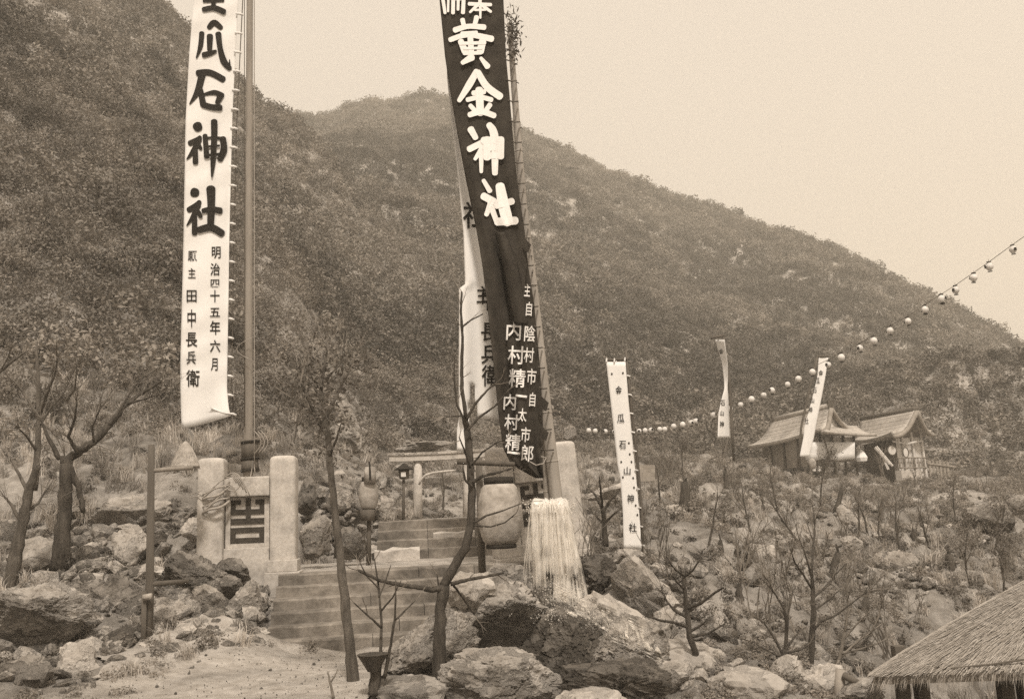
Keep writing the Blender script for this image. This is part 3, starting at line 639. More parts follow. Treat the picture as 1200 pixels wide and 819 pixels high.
def gate(label,px,D,zb,rz,lean):
    k = 13.9/FPX; P_ = at(px,600,D); g = thing('gate_marker',label,'stone gate',(P_.x,P_.y,zb))
    g.rotation_euler = (0,R(lean),R(rz))
    def put(mb,name,mt,bev=.0): return mb.build(name,mt,g,bool(0),True,bev)
    for sx,x in ((-1,-.503),(1,.522)):
        mb = rounded_post(.375,.36,.27,1.765,.075); mb.xf(Matrix.Translation((x,0,0))); p = put(mb,'pillar',M['granite']); p.data.polygons.foreach_set('use_smooth',[True]*len(p.data.polygons)); p.data.set_sharp_from_angle(angle=R(40))
        put(MB().box(x-.215,x+.215,-.215,.215,.10,.268),'pillar_base',M['granite'],.012)
        put(MB().box(x-.25,x+.25,-.25,.25,-.35,.098),'plinth',M['granite'],.012)
    put(MB().box(-.312,.330,-.15,.17,-.35,.455),'base_block',M['granite'],.01)
    sl = MB(); sl.box(-.30,.320,-.05,.16,.457,1.185); put(sl,'slab',M['granite'],.004)
    fr = MB()
    for q in ((-.30,-.232,-.075,-.052,.457,1.185),(.252,.320,-.075,-.052,.457,1.185),(-.23,.25,-.075,-.052,.457,.515)): fr.box(*q)
    put(fr,'slab_frame',M['granite'])
    em = MB()
    X = lambda u: (u-297)*.01256/4.55*1.0+.010
    Z = lambda v: (779-v)*.01256/4.55-.012
    for i,(a,b,c,d) in enumerate(EMB): em.box(X(a),X(b),-.066,-.051,Z(d),Z(c))
    put(em,'emblem',M['emblem'])
    li = MB(); li.box(-.312,.334,-.17,.18,1.188,1.47); put(li,'lintel',M['granite'],.02)
    return g
GL = gate('left granite gate with two round headed pillars, dark square emblem and straw rope',290,13.9,.80,6,.2)
GR = gate('right granite gate half hidden by the falling water and the dark banner',632,14.8,.86,12,-4.0)
# straw rope wound over the left pillar of the left gate
rp = thing('straw_rope','loose straw ropes wound round the left pillar of the left gate','rope',at(250,570,13.6))
for i in range(6):
    y0 = 566+i*5.2; mb = MB(); pts_ = []
    for t in np.linspace(0,1,14):
        px = 233+t*36; py = y0+14-20*t+(2.5*math.sin(t*6+i*1.9)); dd = 13.66-.10*math.sin(t*math.pi)+.12*(t<.08)
        pts_.append(at(px,py,dd))
    mb.tube(pts_,.011+.004*(i%3),5).build('strand',M['rope'],rp,True)
for i in range(5):
    mb = MB(); pts_ = [at(263+t*(14+4*i),560-6*math.sin(t*3.1)*(1+i*.4)+t*(6+i*4),13.60-.04*i) for t in np.linspace(0,1,9)]
    mb.tube(pts_,.008,4).build('strand',M['rope'],rp,True)
pts_ = [at(262+(t*26),568+12*math.sin(t*math.pi)-t*10,13.55) for t in np.linspace(0,1,12)]
MB().tube(pts_,.008,5).build('strand',M['rope'],rp,True)
for i in range(2):
    pts_ = [at(236-t*14,575+i*6+t*(5-3*i),13.6+.15*t) for t in np.linspace(0,1,6)]; MB().tube(pts_,.007,4).build('strand',M['rope'],rp,True)

# ------------------------------------------------------------------ banner poles
def pole(label,pts,rad,mt,cat='pole',nodes=0,name='banner_pole'):
    b = thing(name,label,cat,pts[0]); P_ = [Vector(p) for p in pts]
    fine = []
    for a,c in zip(P_[:-1],P_[1:]):
        for t in np.linspace(0,1,8,endpoint=False): fine.append(a.lerp(c,t))
    fine.append(P_[-1]); rr = np.interp(np.linspace(0,1,len(fine)),np.linspace(0,1,len(rad)),rad)
    MB().tube(fine,list(rr),12).build('shaft',mt,b,True)
    for i in range(nodes):
        q = (i+.6)/nodes*(len(fine)-1); j = int(q); c = fine[j].lerp(fine[min(j+1,len(fine)-1)],q-j); t_ = (fine[min(j+1,len(fine)-1)]-fine[j]).normalized()
        r_ = float(np.interp(q/(len(fine)-1),np.linspace(0,1,len(rad)),rad)); MB().tube([c-t_*.012,c,c+t_*.012],[r_*1.01,r_*1.10,r_*1.01],12).build('joint',mt,b,True)
    return b
kL = mpp(14.15)
zb = at(291,575,14.15)
PL = pole('tall straight timber pole with a dark hooped foot rising behind the left gate slab',[at(290.5,585,14.15),at(291,500,14.15),at(291.5,250,14.17),at(293,-60,14.2)],[5.6*kL,5.3*kL,4.6*kL,3.9*kL],M['timber'])
for a,b in ((553,538),(537,516)):
    MB().tube([at(293.5,a,14.15),at(292.5,b,14.15)],[10.3*kL,9.6*kL],14).build('foot_sleeve',M['timber_dark'],PL,True)
for y in (551,537.5,518): MB().tube([at(293.2,y+1.2,14.15),at(293,y-1.2,14.15)],[10.9*kL,10.9*kL],14).build('hoop',M['black'],PL,True)
MB().tube([at(298,y,14.02) for y in (553,500,380,200,0,-50)],.008,4).build('halyard',M['rope'],PL,True)
MB().tube([at(286.5,y,14.03) for y in (500,380,200,0,-50)],.006,4).build('halyard',M['cord_dark'],PL,True)
MB().tube([at(*q,13.98) for q in ((299,553),(297,540),(293,563),(285,568),(279,562))],.010,5).build('cord_end',M['rope'],PL,True)
for i in range(3):
    pts_ = [at(298+8*math.sin(t*3.1)+4*i,505+t*26,14.0) for t in np.linspace(0,1,8)]; MB().tube(pts_,.006,4).build('loose_cord',M['rope'],PL,True)
pts_ = [at(297-22*math.sin(t*math.pi)*.9,395+t*28,14.0) for t in np.linspace(0,1,9)]; MB().tube(pts_,.005,4).build('loose_cord',M['rope'],PL,True)
kR = mpp(13.6)
PR = pole('leaning timber pole with twigs left at its tip, carrying the dark banner',[at(658,622,13.6),at(652,585,13.6),at(640,480,13.6),at(625,340,13.6),at(613,240,13.6),at(606,150,13.6),at(597,28,13.6)],[7.5*kR,7.2*kR,6.6*kR,5.6*kR,5*kR,4.2*kR,3.2*kR],M['bamboo'],nodes=11)
for i in range(16):
    y = random.choice([random.uniform(18,70),random.uniform(70,330)]); x = 597+(y-28)*.083; sgn = random.choice([-1,1,1]); L = random.uniform(3,11) if y<75 else random.uniform(2,5)
    MB().tube([at(x,y,13.6),at(x+sgn*L*.6,y-L*.5,13.55),at(x+sgn*L,y-L*.2,13.5)],.008,4).build('twig_stub',M['bark'],PR)
g = np.random.default_rng(5); n = 240; C = np.array([at(601+g.normal()*5,42+g.normal()*14,13.55+g.normal()*.1)[:] for i in range(n)])
Nn = unit(g.normal(size=(n,3))); T = unit(np.cross(Nn,g.normal(size=(n,3))))
m = quads_mesh('tip_leaves',C-np.array(PR.location),Nn,T,g.uniform(.03,.07,n),g.uniform(.008,.018,n),M['leaf']); place('tip_leaves',m,PR)
PR2 = pole('shorter bare timber prop standing beside the leaning pole above the water',[at(644,600,13.75),at(641,560,13.75),at(634,500,13.75),at(627,440,13.78)],[5.5*kR,5.2*kR,5*kR,4*kR],M['bamboo'],nodes=3)

# ------------------------------------------------------------------ paper lanterns by the steps
def chochin(px,py,w_,h_,D,label,mt,group=None):
    k = mpp(D); c = at(px,py,D); L = thing('paper_lantern',label,'lantern',(c.x,c.y,c.z-h_*k/2),group)
    prof = []; n = 26; hh = h_*k; r0 = w_*k/2
    for i in range(n+1):
        t = i/n; r_ = r0*(.62+.38*(math.sin(math.pi*t))**.55); r_ *= 1-.034*(i%2); prof.append((r_,t*hh))
    mb = MB().lathe(prof,28); mb.build('shade',mt,L,True,True)
    MB().lathe([(r0*.60,hh-.005),(r0*.66,hh+.0),(r0*.66,hh+.05*hh+.04),(r0*.60,hh+.05*hh+.045)],24).build('top_ring',M['black'],L,True,True)
    MB().lathe([(r0*.58,-.05),(r0*.66,-.045),(r0*.66,.0),(r0*.6,.004)],24).build('bottom_ring',M['black'],L,True,True)
    return L
chochin(586,602,53,69,12.1,'big round weathered paper lantern with black collar, hanging left of the falling water',M['paper_old'])
chochin(432,580,23,32,15.2,'small weathered paper lantern on a dark post at the left of the upper steps',M['paper_old'])
lp = thing('lantern_stand','log bracket and post that carry the big paper lantern','post',(at(556,640,12.25).x,at(556,640,12.25).y,H(at(556,640,12.25).x,12.25)))
MB().tube([at(566,700,12.45),at(563,600,12.45),at(561,536,12.45)],[.05,.045,.045],8).build('post',M['timber_dark'],lp,True)
MB().tube([at(536,541,12.3),at(570,542.5,12.22),at(603,544,12.2)],[.035,.035,.03],8).build('bracket',M['timber_dark'],lp,True)
MB().tube([at(586,543,12.2),at(586,556,12.15)],.008,4).build('hanger',M['cord_dark'],lp)
lp = thing('lantern_post','dark post of the small wrapped lantern left of the upper steps','post',at(432,658,15.2))
MB().tube([at(432,665,15.25),at(432.5,600,15.25)],[.04,.035],8).build('post',M['timber_dark'],lp,True)
MB().tube([at(433.5,566,15.1),at(433.5,547,15.1)],[.10,.085],10).build('post_head',M['paper_old'],lp,True)
MB().tube([at(434,562,14.98),at(433,541,15.0)],[.018,.012],6).build('hook',M['black'],lp)
MB().tube([at(431,610,15.2),at(431,597,15.2)],[.11,.13],10).build('collar',M['timber_dark'],lp,True)
# small roofed lamp on a post
k = mpp(20); b_ = at(473,612,20); lm = thing('garden_lamp','small dark roofed lamp on a thin post left of the torii, one pane pale','lamp',b_)
MB().tube([at(473,614,20),at(473,562,20)],.03,6).build('post',M['timber_dark'],lm,True)
c = at(473.5,556,20)
MB().lathe([(.02,-.10),(.10,-.09),(.12,.09),(.03,.10)],6,c).build('lamp_body',M['timber_dark'],lm)
MB().lathe([(.20,.10),(.21,.115),(.08,.19),(.02,.24)],6,c).build('lamp_roof',M['black'],lm)
MB().box(c.x-.05,c.x+.05,c.y-.125,c.y-.112,c.z-.05,c.z+.055).build('pane',M['paper'],lm)

# ------------------------------------------------------------------ small torii behind the upper steps
b0 = at(489,611,28); t_ = thing('torii','low weathered stone torii with a thick lintel behind the upper steps','torii',b0)
for px,w0,w1,yb in ((489.5,5.6,4.6,612),(548,5.4,4.6,608)):
    k = mpp(28); MB().tube([at(px-.5,yb+2,28),at(px,575,28),at(px+.4,541,28)],[w0*k,w0*.95*k,w1*k],12).build('pillar',M['granite'],t_,True)
def beam(x0,y0,x1,y1,h_,dp,D,name,mt,par,sag=0,n=8):
    mb = MB(); k = mpp(D); v = []
    for i in range(n+1):
        t = i/n; p = at(x0+(x1-x0)*t,y0+(y1-y0)*t+sag*(1-(2*t-1)**2),D)
        for dy in (-dp/2,dp/2):
            for dz in (-h_/2*k,h_/2*k): v.append((p.x,p.y+dy,p.z+dz))
    f = []
    for i in range(n):
        a = i*4; f += [(a,a+4,a+5,a+1),(a+2,a+3,a+7,a+6),(a,a+2,a+6,a+4),(a+1,a+5,a+7,a+3)]
    f += [(0,1,3,2),(n*4,n*4+2,n*4+3,n*4+1)]
    return mb.add(v,f).build(name,mt,par)
beam(457,537.5,572,531.5,7,.34,28,'lintel',M['granite'],t_,1.0); beam(455,532.5,574,526.5,3.0,.42,28,'lintel_cap',M['rock'],t_,1.4)
beam(470,552,566,547,0.1,.1,28.05,'tie',M['granite'],t_) if 0 else None
pts_ = [at(*q,26) for q in ((491,568),(494,561),(499,556.5),(507,554),(518,552.5),(534,551))]
tag(MB().tube(pts_,[.03,.03,.034,.036,.034,.03],7).build('bent_pole',M['granite'],None,True),'pale bent pole arching to the right from the torii pillar','pole')

# ------------------------------------------------------------------ timber frame at the left
fr = thing('timber_fence','weathered timber post with two short rails at the left edge of the path','post',at(174,768,11.2))
k = mpp(11.2)
MB().tube([at(173.5,772,11.2),at(175.5,690,11.2),at(177.5,521,11.2)],[5.2*k,4.8*k,3.8*k],10).build('post',M['timber_dark'],fr,True)
MB().tube([at(168,768,11.12),at(169,692,11.12)],[3.2*k,3.0*k],8).build('short_post',M['timber_dark'],fr,True)
MB().tube([at(178,551.5,11.2),at(202,549.5,11.3),at(226,548,11.4)],[2.6*k,2.6*k,2.5*k],8).build('rail',M['timber'],fr,True)
MB().tube([at(178,684,11.2),at(220,681,11.5)],[3.0*k,2.8*k],8).build('rail',M['timber_dark'],fr,True)
MB().tube([at(168,700,11.08),at(178,698,11.08)],.035,8).build('lashing',M['rope'],fr,True)
c = at(217,548,13.0); k = mpp(13); cs = thing('straw_cone','pointed cone of bundled straw resting above the upper rail','straw cone',c)
prof = [(16*k*(1-t)**.75+.012,t*31*k) for t in np.linspace(0,1,12)]
mb = MB().lathe([(r_*(1+.02*math.sin(i*9)),z) for i,(r_,z) in enumerate(prof)],20); mb.build('bundle',M['straw'],cs,True,True)
g = random.Random(3); mb = MB()
for i in range(260):
    a = g.uniform(0,6.28); t0 = g.uniform(0,.6); t1 = min(1,t0+g.uniform(.2,.45)); rr = lambda t: 16*k*(1-t)**.75+.016
    mb.tube([(rr(t)*math.cos(a+.06*j),rr(t)*math.sin(a+.06*j),t*31*k-(.03 if j==0 and t0<.06 else 0)) for j,t in enumerate((t0,(t0+t1)/2,t1))],.004,3,False)
o = mb.build('straw_ends',M['straw'],cs,False,True); o['kind'] = 'stuff'

# ------------------------------------------------------------------ falling water
WB = at(648,704,11.3); wt = M['water'] if 'water' in M else None
wm = bpy.data.materials.new('water'); wm.use_nodes = True; n_ = wm.node_tree; p = n_.nodes['Principled BSDF']
p.inputs['Base Color'].default_value = (.97,.93,.87,1); p.inputs['Roughness'].default_value = .25; p.inputs['Specular IOR Level'].default_value = .6
tb = n_.nodes.new('ShaderNodeBsdfTranslucent'); tb.inputs[0].default_value = (.97,.93,.87,1); ms = n_.nodes.new('ShaderNodeMixShader'); ms.inputs[0].default_value = .35
tp = n_.nodes.new('ShaderNodeBsdfTransparent'); m2 = n_.nodes.new('ShaderNodeMixShader')
tc = n_.nodes.new('ShaderNodeTexCoord'); mp = n_.nodes.new('ShaderNodeMapping'); mp.inputs['Scale'].default_value = (14,14,.45); nz = n_.nodes.new('ShaderNodeTexNoise'); nz.inputs['Scale'].default_value = 2.0; nz.inputs['Detail'].default_value = 2.5
mr = n_.nodes.new('ShaderNodeMapRange'); mr.inputs[1].default_value = .40; mr.inputs[2].default_value = .62
L_ = n_.links.new; L_(tc.outputs['Object'],mp.inputs[0]); L_(mp.outputs[0],nz.inputs[0]); nb = n_.nodes.new('ShaderNodeTexNoise'); nb.inputs['Scale'].default_value = 5; nb.inputs['Detail'].default_value = 3; L_(tc.outputs['Object'],nb.inputs[0])
am = n_.nodes.new('ShaderNodeMath'); am.operation = 'MULTIPLY_ADD'; am.inputs[1].default_value = .55; L_(nb.outputs['Fac'],am.inputs[0])
a2 = n_.nodes.new('ShaderNodeMath'); a2.operation = 'MULTIPLY'; a2.inputs[1].default_value = .5; L_(nz.outputs['Fac'],a2.inputs[0]); L_(a2.outputs[0],am.inputs[2]); sx = n_.nodes.new('ShaderNodeSeparateXYZ'); L_(tc.outputs['Object'],sx.inputs[0]); zr = n_.nodes.new('ShaderNodeMapRange'); zr.inputs[1].default_value = 0; zr.inputs[2].default_value = 1.15; zr.inputs[3].default_value = -.12; zr.inputs[4].default_value = .08; L_(sx.outputs[2],zr.inputs[0])
az_ = n_.nodes.new('ShaderNodeMath'); L_(am.outputs[0],az_.inputs[0]); L_(zr.outputs[0],az_.inputs[1]); L_(az_.outputs[0],mr.inputs[0])
L_(p.outputs[0],ms.inputs[1]); L_(tb.outputs[0],ms.inputs[2]); L_(mr.outputs[0],m2.inputs[0]); L_(tp.outputs[0],m2.inputs[1]); L_(ms.outputs[0],m2.inputs[2]); L_(m2.outputs[0],n_.nodes['Material Output'].inputs[0])
wa = thing('fountain','white water gushing over a pipe head and falling onto the dark rocks','fountain',WB)
MB().tube([at(644,724,11.42),at(644,597,11.42)],[.045,.045],12).build('pipe',M['timber_dark'],wa,True)
g = random.Random(12)
def jets(n,name,r_lo,r_hi,spread,start,mt):
    mb = MB()
    for i in range(n):
        a = g.uniform(0,6.28); q = g.uniform(0,1)**.6; sx = math.cos(a)*q; sy = math.sin(a)*q
        px0 = 644+sx*24; py0 = 592-4*(1-abs(sx))+g.uniform(-3,3)+start*g.random(); py1 = g.uniform(690,716)+ (6 if sx>0 else -4) if start<40 else py0+g.uniform(14,70)
        pts_ = []
        for t in np.linspace(0,1,9):
            py = py0+(py1-py0)*t; f_ = (py-590)/120
            px = 644+sx*(22+spread*f_**.8)+5*f_**1.4+g.uniform(-.5,.5); dd = 11.35+sy*(.2+.22*f_)
            pts_.append(at(px,py,dd))
        r_ = g.uniform(r_lo,r_hi); mb.tube(pts_,[r_*(.35+.9*math.sin(math.pi*min(1,.12+t*.85))) for t in np.linspace(0,1,9)],4,False)
    o = mb.build(name,mt,wa,True); o['kind'] = 'stuff'; return o
jets(70,'streams',.0015,.005,13,6,wm); jets(520,'streams',.001,.003,17,95,wm)
def pale_sheet(r0,r1,seed,y1):
    q = random.Random(seed); mb = MB(); na,nz_ = 56,26; ph = [q.uniform(0,6.28) for _ in range(5)]
    C_ = at(644,589,11.4); zt = C_.z; zb_ = at(650,y1,11.35).z
    for j in range(nz_+1):
        t = j/nz_; z = zt-(zt-zb_)*max(0,t-.04)/.96 if t>.04 else zt
        for i in range(na):
            a = 2*math.pi*i/na; w_ = 1+.12*math.sin(3*a+ph[4]+t*.8)+.08*math.sin(5*a+ph[0])+.05*math.sin(11*a+ph[1]+t*1.5)+.035*math.sin(19*a+ph[2]-t)
            rr = (r0*(min(1,t/.05)**.6) + (r1-r0)*max(0,t-.05)**.8)*w_
            mb.v.append((C_.x+math.cos(a)*rr+.10*t**1.5,C_.y+math.sin(a)*rr*.75,z+(.035*math.sin(7*a+ph[3])+.025*math.sin(16*a+ph[0])+.02*math.sin(29*a+ph[1]))*(1-t)*(1 if t>.03 else .5)))
    mb.f = [(j*na+i,j*na+(i+1)%na,(j+1)*na+(i+1)%na,(j+1)*na+i) for j in range(nz_) for i in range(na)]
    mb.build('water_sheet',wm,wa,True)
pale_sheet(.21,.31,1,700); pale_sheet(.16,.27,2,708); pale_sheet(.10,.20,3,714)
# rounded crown of the gush
mb = MB(); C0 = at(644,592,11.4)
for i in range(200):
    a = g.uniform(0,6.28); q = g.uniform(.1,1)
    pts_ = []
    for t in np.linspace(0,1,7):
        rr = q*.27*math.sin(t*1.45); pts_.append((C0.x+math.cos(a)*rr,C0.y+math.sin(a)*rr*.8,C0.z-.05+.11*math.sin(t*2.3)*q**.3-.12*t*t))
    mb.tube(pts_,g.uniform(.003,.008),4,False)
o = mb.build('crown',wm,wa,True); o['kind'] = 'stuff'
# froth where it strikes and the run-off down the pale slab
from mathutils.bvhtree import BVHTree
bv = []; bf = []
for o in COL.objects:
    if o.name.startswith('boulder') and o.location.y<12.5 and o.location.x>-1.5:
        Mx = Matrix.Translation(o.location)@o.rotation_euler.to_matrix().to_4x4(); k0 = len(bv); bv += [Mx@v.co for v in o.data.vertices]; bf += [tuple(i+k0 for i in f.vertices) for f in o.data.polygons]
BV = BVHTree.FromPolygons(bv,bf); EYEV = Vector((0,0,EYE))
def on_rock(px,py,lift):
    d = ray(px,py).normalized(); h_ = BV.ray_cast(EYEV,d); return (h_[0] if h_[0] is not None else at(px,py,10.6))-d*lift
sp = MB()
for i in range(2300):
    t = max(0,g.random()**1.3-.12 if i%3 else 0.0); px = (655 if i%3 else 652+g.gauss(0,16))+t*105+g.gauss(0,9*(1-t)+5); py = 704+t*52+g.gauss(0,8*(1-t)+3); dd = 10.75-t*.15+g.gauss(0,.06); s_ = g.uniform(.003,.012)*(1-.4*t)
    c = on_rock(px,py,.01+abs(g.gauss(0,.05))*(1.3-t)); k0 = len(sp.v)
    sp.v += [(c.x+s_,c.y,c.z),(c.x-s_,c.y,c.z),(c.x,c.y+s_,c.z),(c.x,c.y-s_,c.z),(c.x,c.y,c.z+s_*.8),(c.x,c.y,c.z-s_*.8)]
    sp.f += [tuple(q+k0 for q in f) for f in ((0,2,4),(2,1,4),(1,3,4),(3,0,4),(2,0,5),(1,2,5),(3,1,5),(0,3,5))]
for i in range(260):
    a = g.uniform(0,6.28); q = g.uniform(.8,1.25); c = at(644+26*q*math.cos(a)+g.gauss(0,2),590+g.uniform(-9,30)*g.random(),11.35+.22*math.sin(a)); s_ = g.uniform(.003,.008); k0 = len(sp.v)
    sp.v += [(c.x+s_,c.y,c.z),(c.x-s_,c.y,c.z),(c.x,c.y+s_,c.z),(c.x,c.y-s_,c.z),(c.x,c.y,c.z+s_),(c.x,c.y,c.z-s_*2)]
    sp.f += [tuple(q_+k0 for q_ in f) for f in ((0,2,4),(2,1,4),(1,3,4),(3,0,4),(2,0,5),(1,2,5),(3,1,5),(0,3,5))]
o = sp.build('spray',wm,wa,True); o['kind'] = 'stuff'
ru = MB()
for i in range(90):
    o0 = g.gauss(0,13); pts_ = []
    for t in np.linspace(0,1,8):
        px = 660+t*110+o0*.35; py = 706+t*50+o0*.7+g.uniform(-1,1); pts_.append(on_rock(px,py,.012))
    ru.tube(pts_,g.uniform(.003,.009),4,False)
o = ru.build('run_off',wm,wa,True); o['kind'] = 'stuff'

# ------------------------------------------------------------------ round lanterns on the long string
LANT = [(690,504.5,45),(697.5,505,45),(709.5,505.5,45),(720,506,45),(749,505,44),(756,504.5,44),(763,504,44),(773,503,43),(779,503,43),(789.5,499.5,43),(800,497.5,42),(810,495,42),(815.5,493.5,42),
 (836,486.5,41),(845,483.5,41),(855.5,479,40),(868,474.3,40),(880.7,467.8,39),(895,463,39),(904.5,457.5,38),(923,450.5,38),(935.7,444,37),(952,436,36),(970.5,427.5,36),(986,419,35),(1007.5,408,35),(1024,399.5,34),(1043,387.5,34),(1064,376.5,33),(1084,363,33),(1103.5,350.5,32),(1120,340,32),(1141,325.5,31),(1159.5,312.5,31),(1187,292.5,30)]
wp = [at(676,503,46)]+[at(x,y-6,D) for x,y,D in LANT]+[at(1245,246,29),at(1320,180,27),at(1420,80,25),at(1560,-80,23)]
tag(MB().tube(wp,.010,4).build('string_wire',M['cord_dark']),'thin dark wire that carries the round lanterns across the slope','wire')
proto = None; ordn = ['topmost','second','third','fourth','fifth','sixth','seventh','eighth','ninth','tenth','eleventh','twelfth','thirteenth','fourteenth','fifteenth','sixteenth','seventeenth','eighteenth','nineteenth','twentieth']
ones = ['leftmost','second','third','fourth','fifth','sixth','seventh','eighth','ninth','tenth','eleventh','twelfth','thirteenth','fourteenth','fifteenth']
for i,(x,y,D) in enumerate(LANT):
    if proto is None:
        proto = thing('string_lantern','','lantern',at(x,y,D),'round paper lanterns on the long string')
        prof = [(.128*math.sin(math.pi*(.10+.80*t))**.8*(1-.03*(j%2)),-.13+.26*t) for j,t in enumerate(np.linspace(0,1,15))]
        MB().lathe(prof,14).build('shade',M['paper'],proto,True,True)
        MB().lathe([(.06,.145),(.075,.15),(.075,.175),(.05,.178)],12).build('top_ring',M['black'],proto,True,True)
        MB().lathe([(.05,-.178),(.075,-.175),(.075,-.15),(.06,-.145)],12).build('bottom_ring',M['black'],proto,True,True)
        MB().tube([(0,0,.17),(0,0,.26)],.006,4).build('hanger',M['cord_dark'],proto,True,True)
        MB().add([(-.05,-.150,-.05),(.05,-.150,-.05),(.045,-.148,.06),(-.045,-.148,.06)],[(0,1,2,3)]).build('painted_crest',M['ink'],proto,False,True)
        L = proto
    else: L = copy_tree(proto)
    L.location = at(x,y,D); L.rotation_euler = (random.uniform(-.15,.15),random.uniform(-.15,.15),random.uniform(0,6.28)); s_ = random.uniform(.9,1.06); L.scale = (s_,s_,s_)
    j = len(LANT)-1-i
    L['label'] = f'round paper lantern, {ordn[j]} down the string from the sky' if j<18 else (f'small round paper lantern, {ones[i]} from the low end of the string' if i<15 else f'small round paper lantern, {["sixteenth","seventeenth"][i-15]} from the low end of the string')

# ------------------------------------------------------------------ banners: cloth sheets and their lettering
def rowf(tab):
    a = np.array(tab,float); return lambda y: (float(np.interp(y,a[:,0],a[:,1])),float(np.interp(y,a[:,0],a[:,2])))
def sheet(rows,y0,y1,D,name,mt,parent,nx=18,ny=60,fold=None):
    """cloth between a left and a right edge; fold(s,y) moves it nearer or farther"""
    mb = MB()
    for j in range(ny+1):
        y = y0+(y1-y0)*j/ny; a,b = rows(y)
        for i in range(nx+1):
            s_ = i/nx; mb.v.append(tuple(at(a+(b-a)*s_,y,D+(fold(s_,y) if fold else 0))))
    mb.f = [(j*(nx+1)+i,(j+1)*(nx+1)+i,(j+1)*(nx+1)+i+1,j*(nx+1)+i+1) for j in range(ny) for i in range(nx)]
    o = mb.build(name,mt,parent,True); md = o.modifiers.new('thick','SOLIDIFY'); md.thickness = .006; md.offset = 0; return o
def stroke_poly(pts,ws):
    """one brush stroke: smooth centre line with a width at each point, round ends -> polygon strip in photograph points"""
    P_ = np.array(pts,float); W_ = np.array(ws if hasattr(ws,'__len__') else [ws]*len(P_),float)
    n = max(8,6*(len(P_)-1)); t = np.linspace(0,len(P_)-1,n)
    if len(P_)>2:
        def cr(A,u):
            i = min(int(u),len(A)-2); f = u-i; p0 = A[max(i-1,0)]; p1 = A[i]; p2 = A[i+1]; p3 = A[min(i+2,len(A)-1)]
            return .5*((2*p1)+(p2-p0)*f+(2*p0-5*p1+4*p2-p3)*f*f+(3*p1-p0-3*p2+p3)*f**3)
        C = np.array([cr(P_,u) for u in t])
    else: C = np.array([P_[0]+(P_[1]-P_[0])*u for u in t])
    w_ = np.interp(t,np.arange(len(P_)),W_)/2
    T = np.gradient(C,axis=0); T /= np.maximum(np.linalg.norm(T,axis=1,keepdims=True),1e-6); N = np.stack([-T[:,1],T[:,0]],1)
    rows = []
    for a in (-.95,-.7,-.35): rows.append((C[0]+T[0]*w_[0]*a*.8,N[0]*w_[0]*math.sqrt(1-a*a)))
    for c,nn,q in zip(C,N,w_): rows.append((c,nn*q))
    for a in (.35,.7,.95): rows.append((C[-1]+T[-1]*w_[-1]*a*.8,N[-1]*w_[-1]*math.sqrt(1-a*a)))
    return rows
def glyph_strokes(mb,strokes,tr,DF,off):
    """strokes in crop points; tr turns them into photograph points; DF(px,py) is the cloth distance there"""
    for k,(pts,ws) in enumerate(strokes):
        rows = stroke_poly(pts,ws); v = []
        for c,nw in rows:
            for s_ in (-1,0,1):
                x,y = tr(*(c+nw*s_)); v.append(tuple(at(x,y,DF(x,y)-off-.0015*k)))
        f = []
        for i in range(len(rows)-1):
            a = i*3; f += [(a,a+1,a+4,a+3),(a+1,a+2,a+5,a+4)]
        mb.add(v,f)
_GL = {}
def load_glyphs(chars):
    obs = []
    for ch in chars:
        c = bpy.data.curves.new('glyph','FONT'); c.body = ch; c.size = 1; c.offset = .012; c.resolution_u = 3; o = bpy.data.objects.new('glyph',c); COL.objects.link(o); obs.append((ch,o))
    bpy.context.view_layer.update(); dg = bpy.context.evaluated_depsgraph_get()
    for ch,o in obs:
        me = o.evaluated_get(dg).to_mesh(); b = bmesh.new(); b.from_mesh(me); bmesh.ops.triangulate(b,faces=b.faces[:])
        for _ in range(2):
            le = [e for e in b.edges if e.calc_length()>.22]
            if le: bmesh.ops.subdivide_edges(b,edges=le,cuts=1); bmesh.ops.triangulate(b,faces=b.faces[:])
        v = np.array([q.co[:2] for q in b.verts]) if len(b.verts) else np.zeros((1,2)); b.verts.index_update()
        f = [tuple(q.index for q in fc.verts) for fc in b.faces]; b.free(); o.evaluated_get(dg).to_mesh_clear()
        lo,hi = v.min(0),v.max(0); _GL[ch] = ((v-(lo+hi)/2)/.92,f)
    for ch,o in obs:
        c = o.data; bpy.data.objects.remove(o); bpy.data.curves.remove(c)
load_glyphs('明治四十五年六月願主田中長兵衛内村精一陰市太郎自金瓜石山神社奉納主')
def glyph_font(mb,ch,px,py,w_,h_,DF,off,rot=0,shear=0,keep=None):
    v,f = _GL[ch]; ca,sa = math.cos(R(rot)),math.sin(R(rot)); out = []
    for x,y in v:
        X,Y = x*w_,-y*h_; X,Y = X*ca-Y*sa,X*sa+Y*ca; X += shear*Y; a,b = px+X,py+Y
        out.append(tuple(at(a,b,DF(a,b)-off)))
    if keep: f = [q for q in f if all(keep(px+v[i][0]*w_,py-v[i][1]*h_) for i in q)]
    mb.add(out,f)

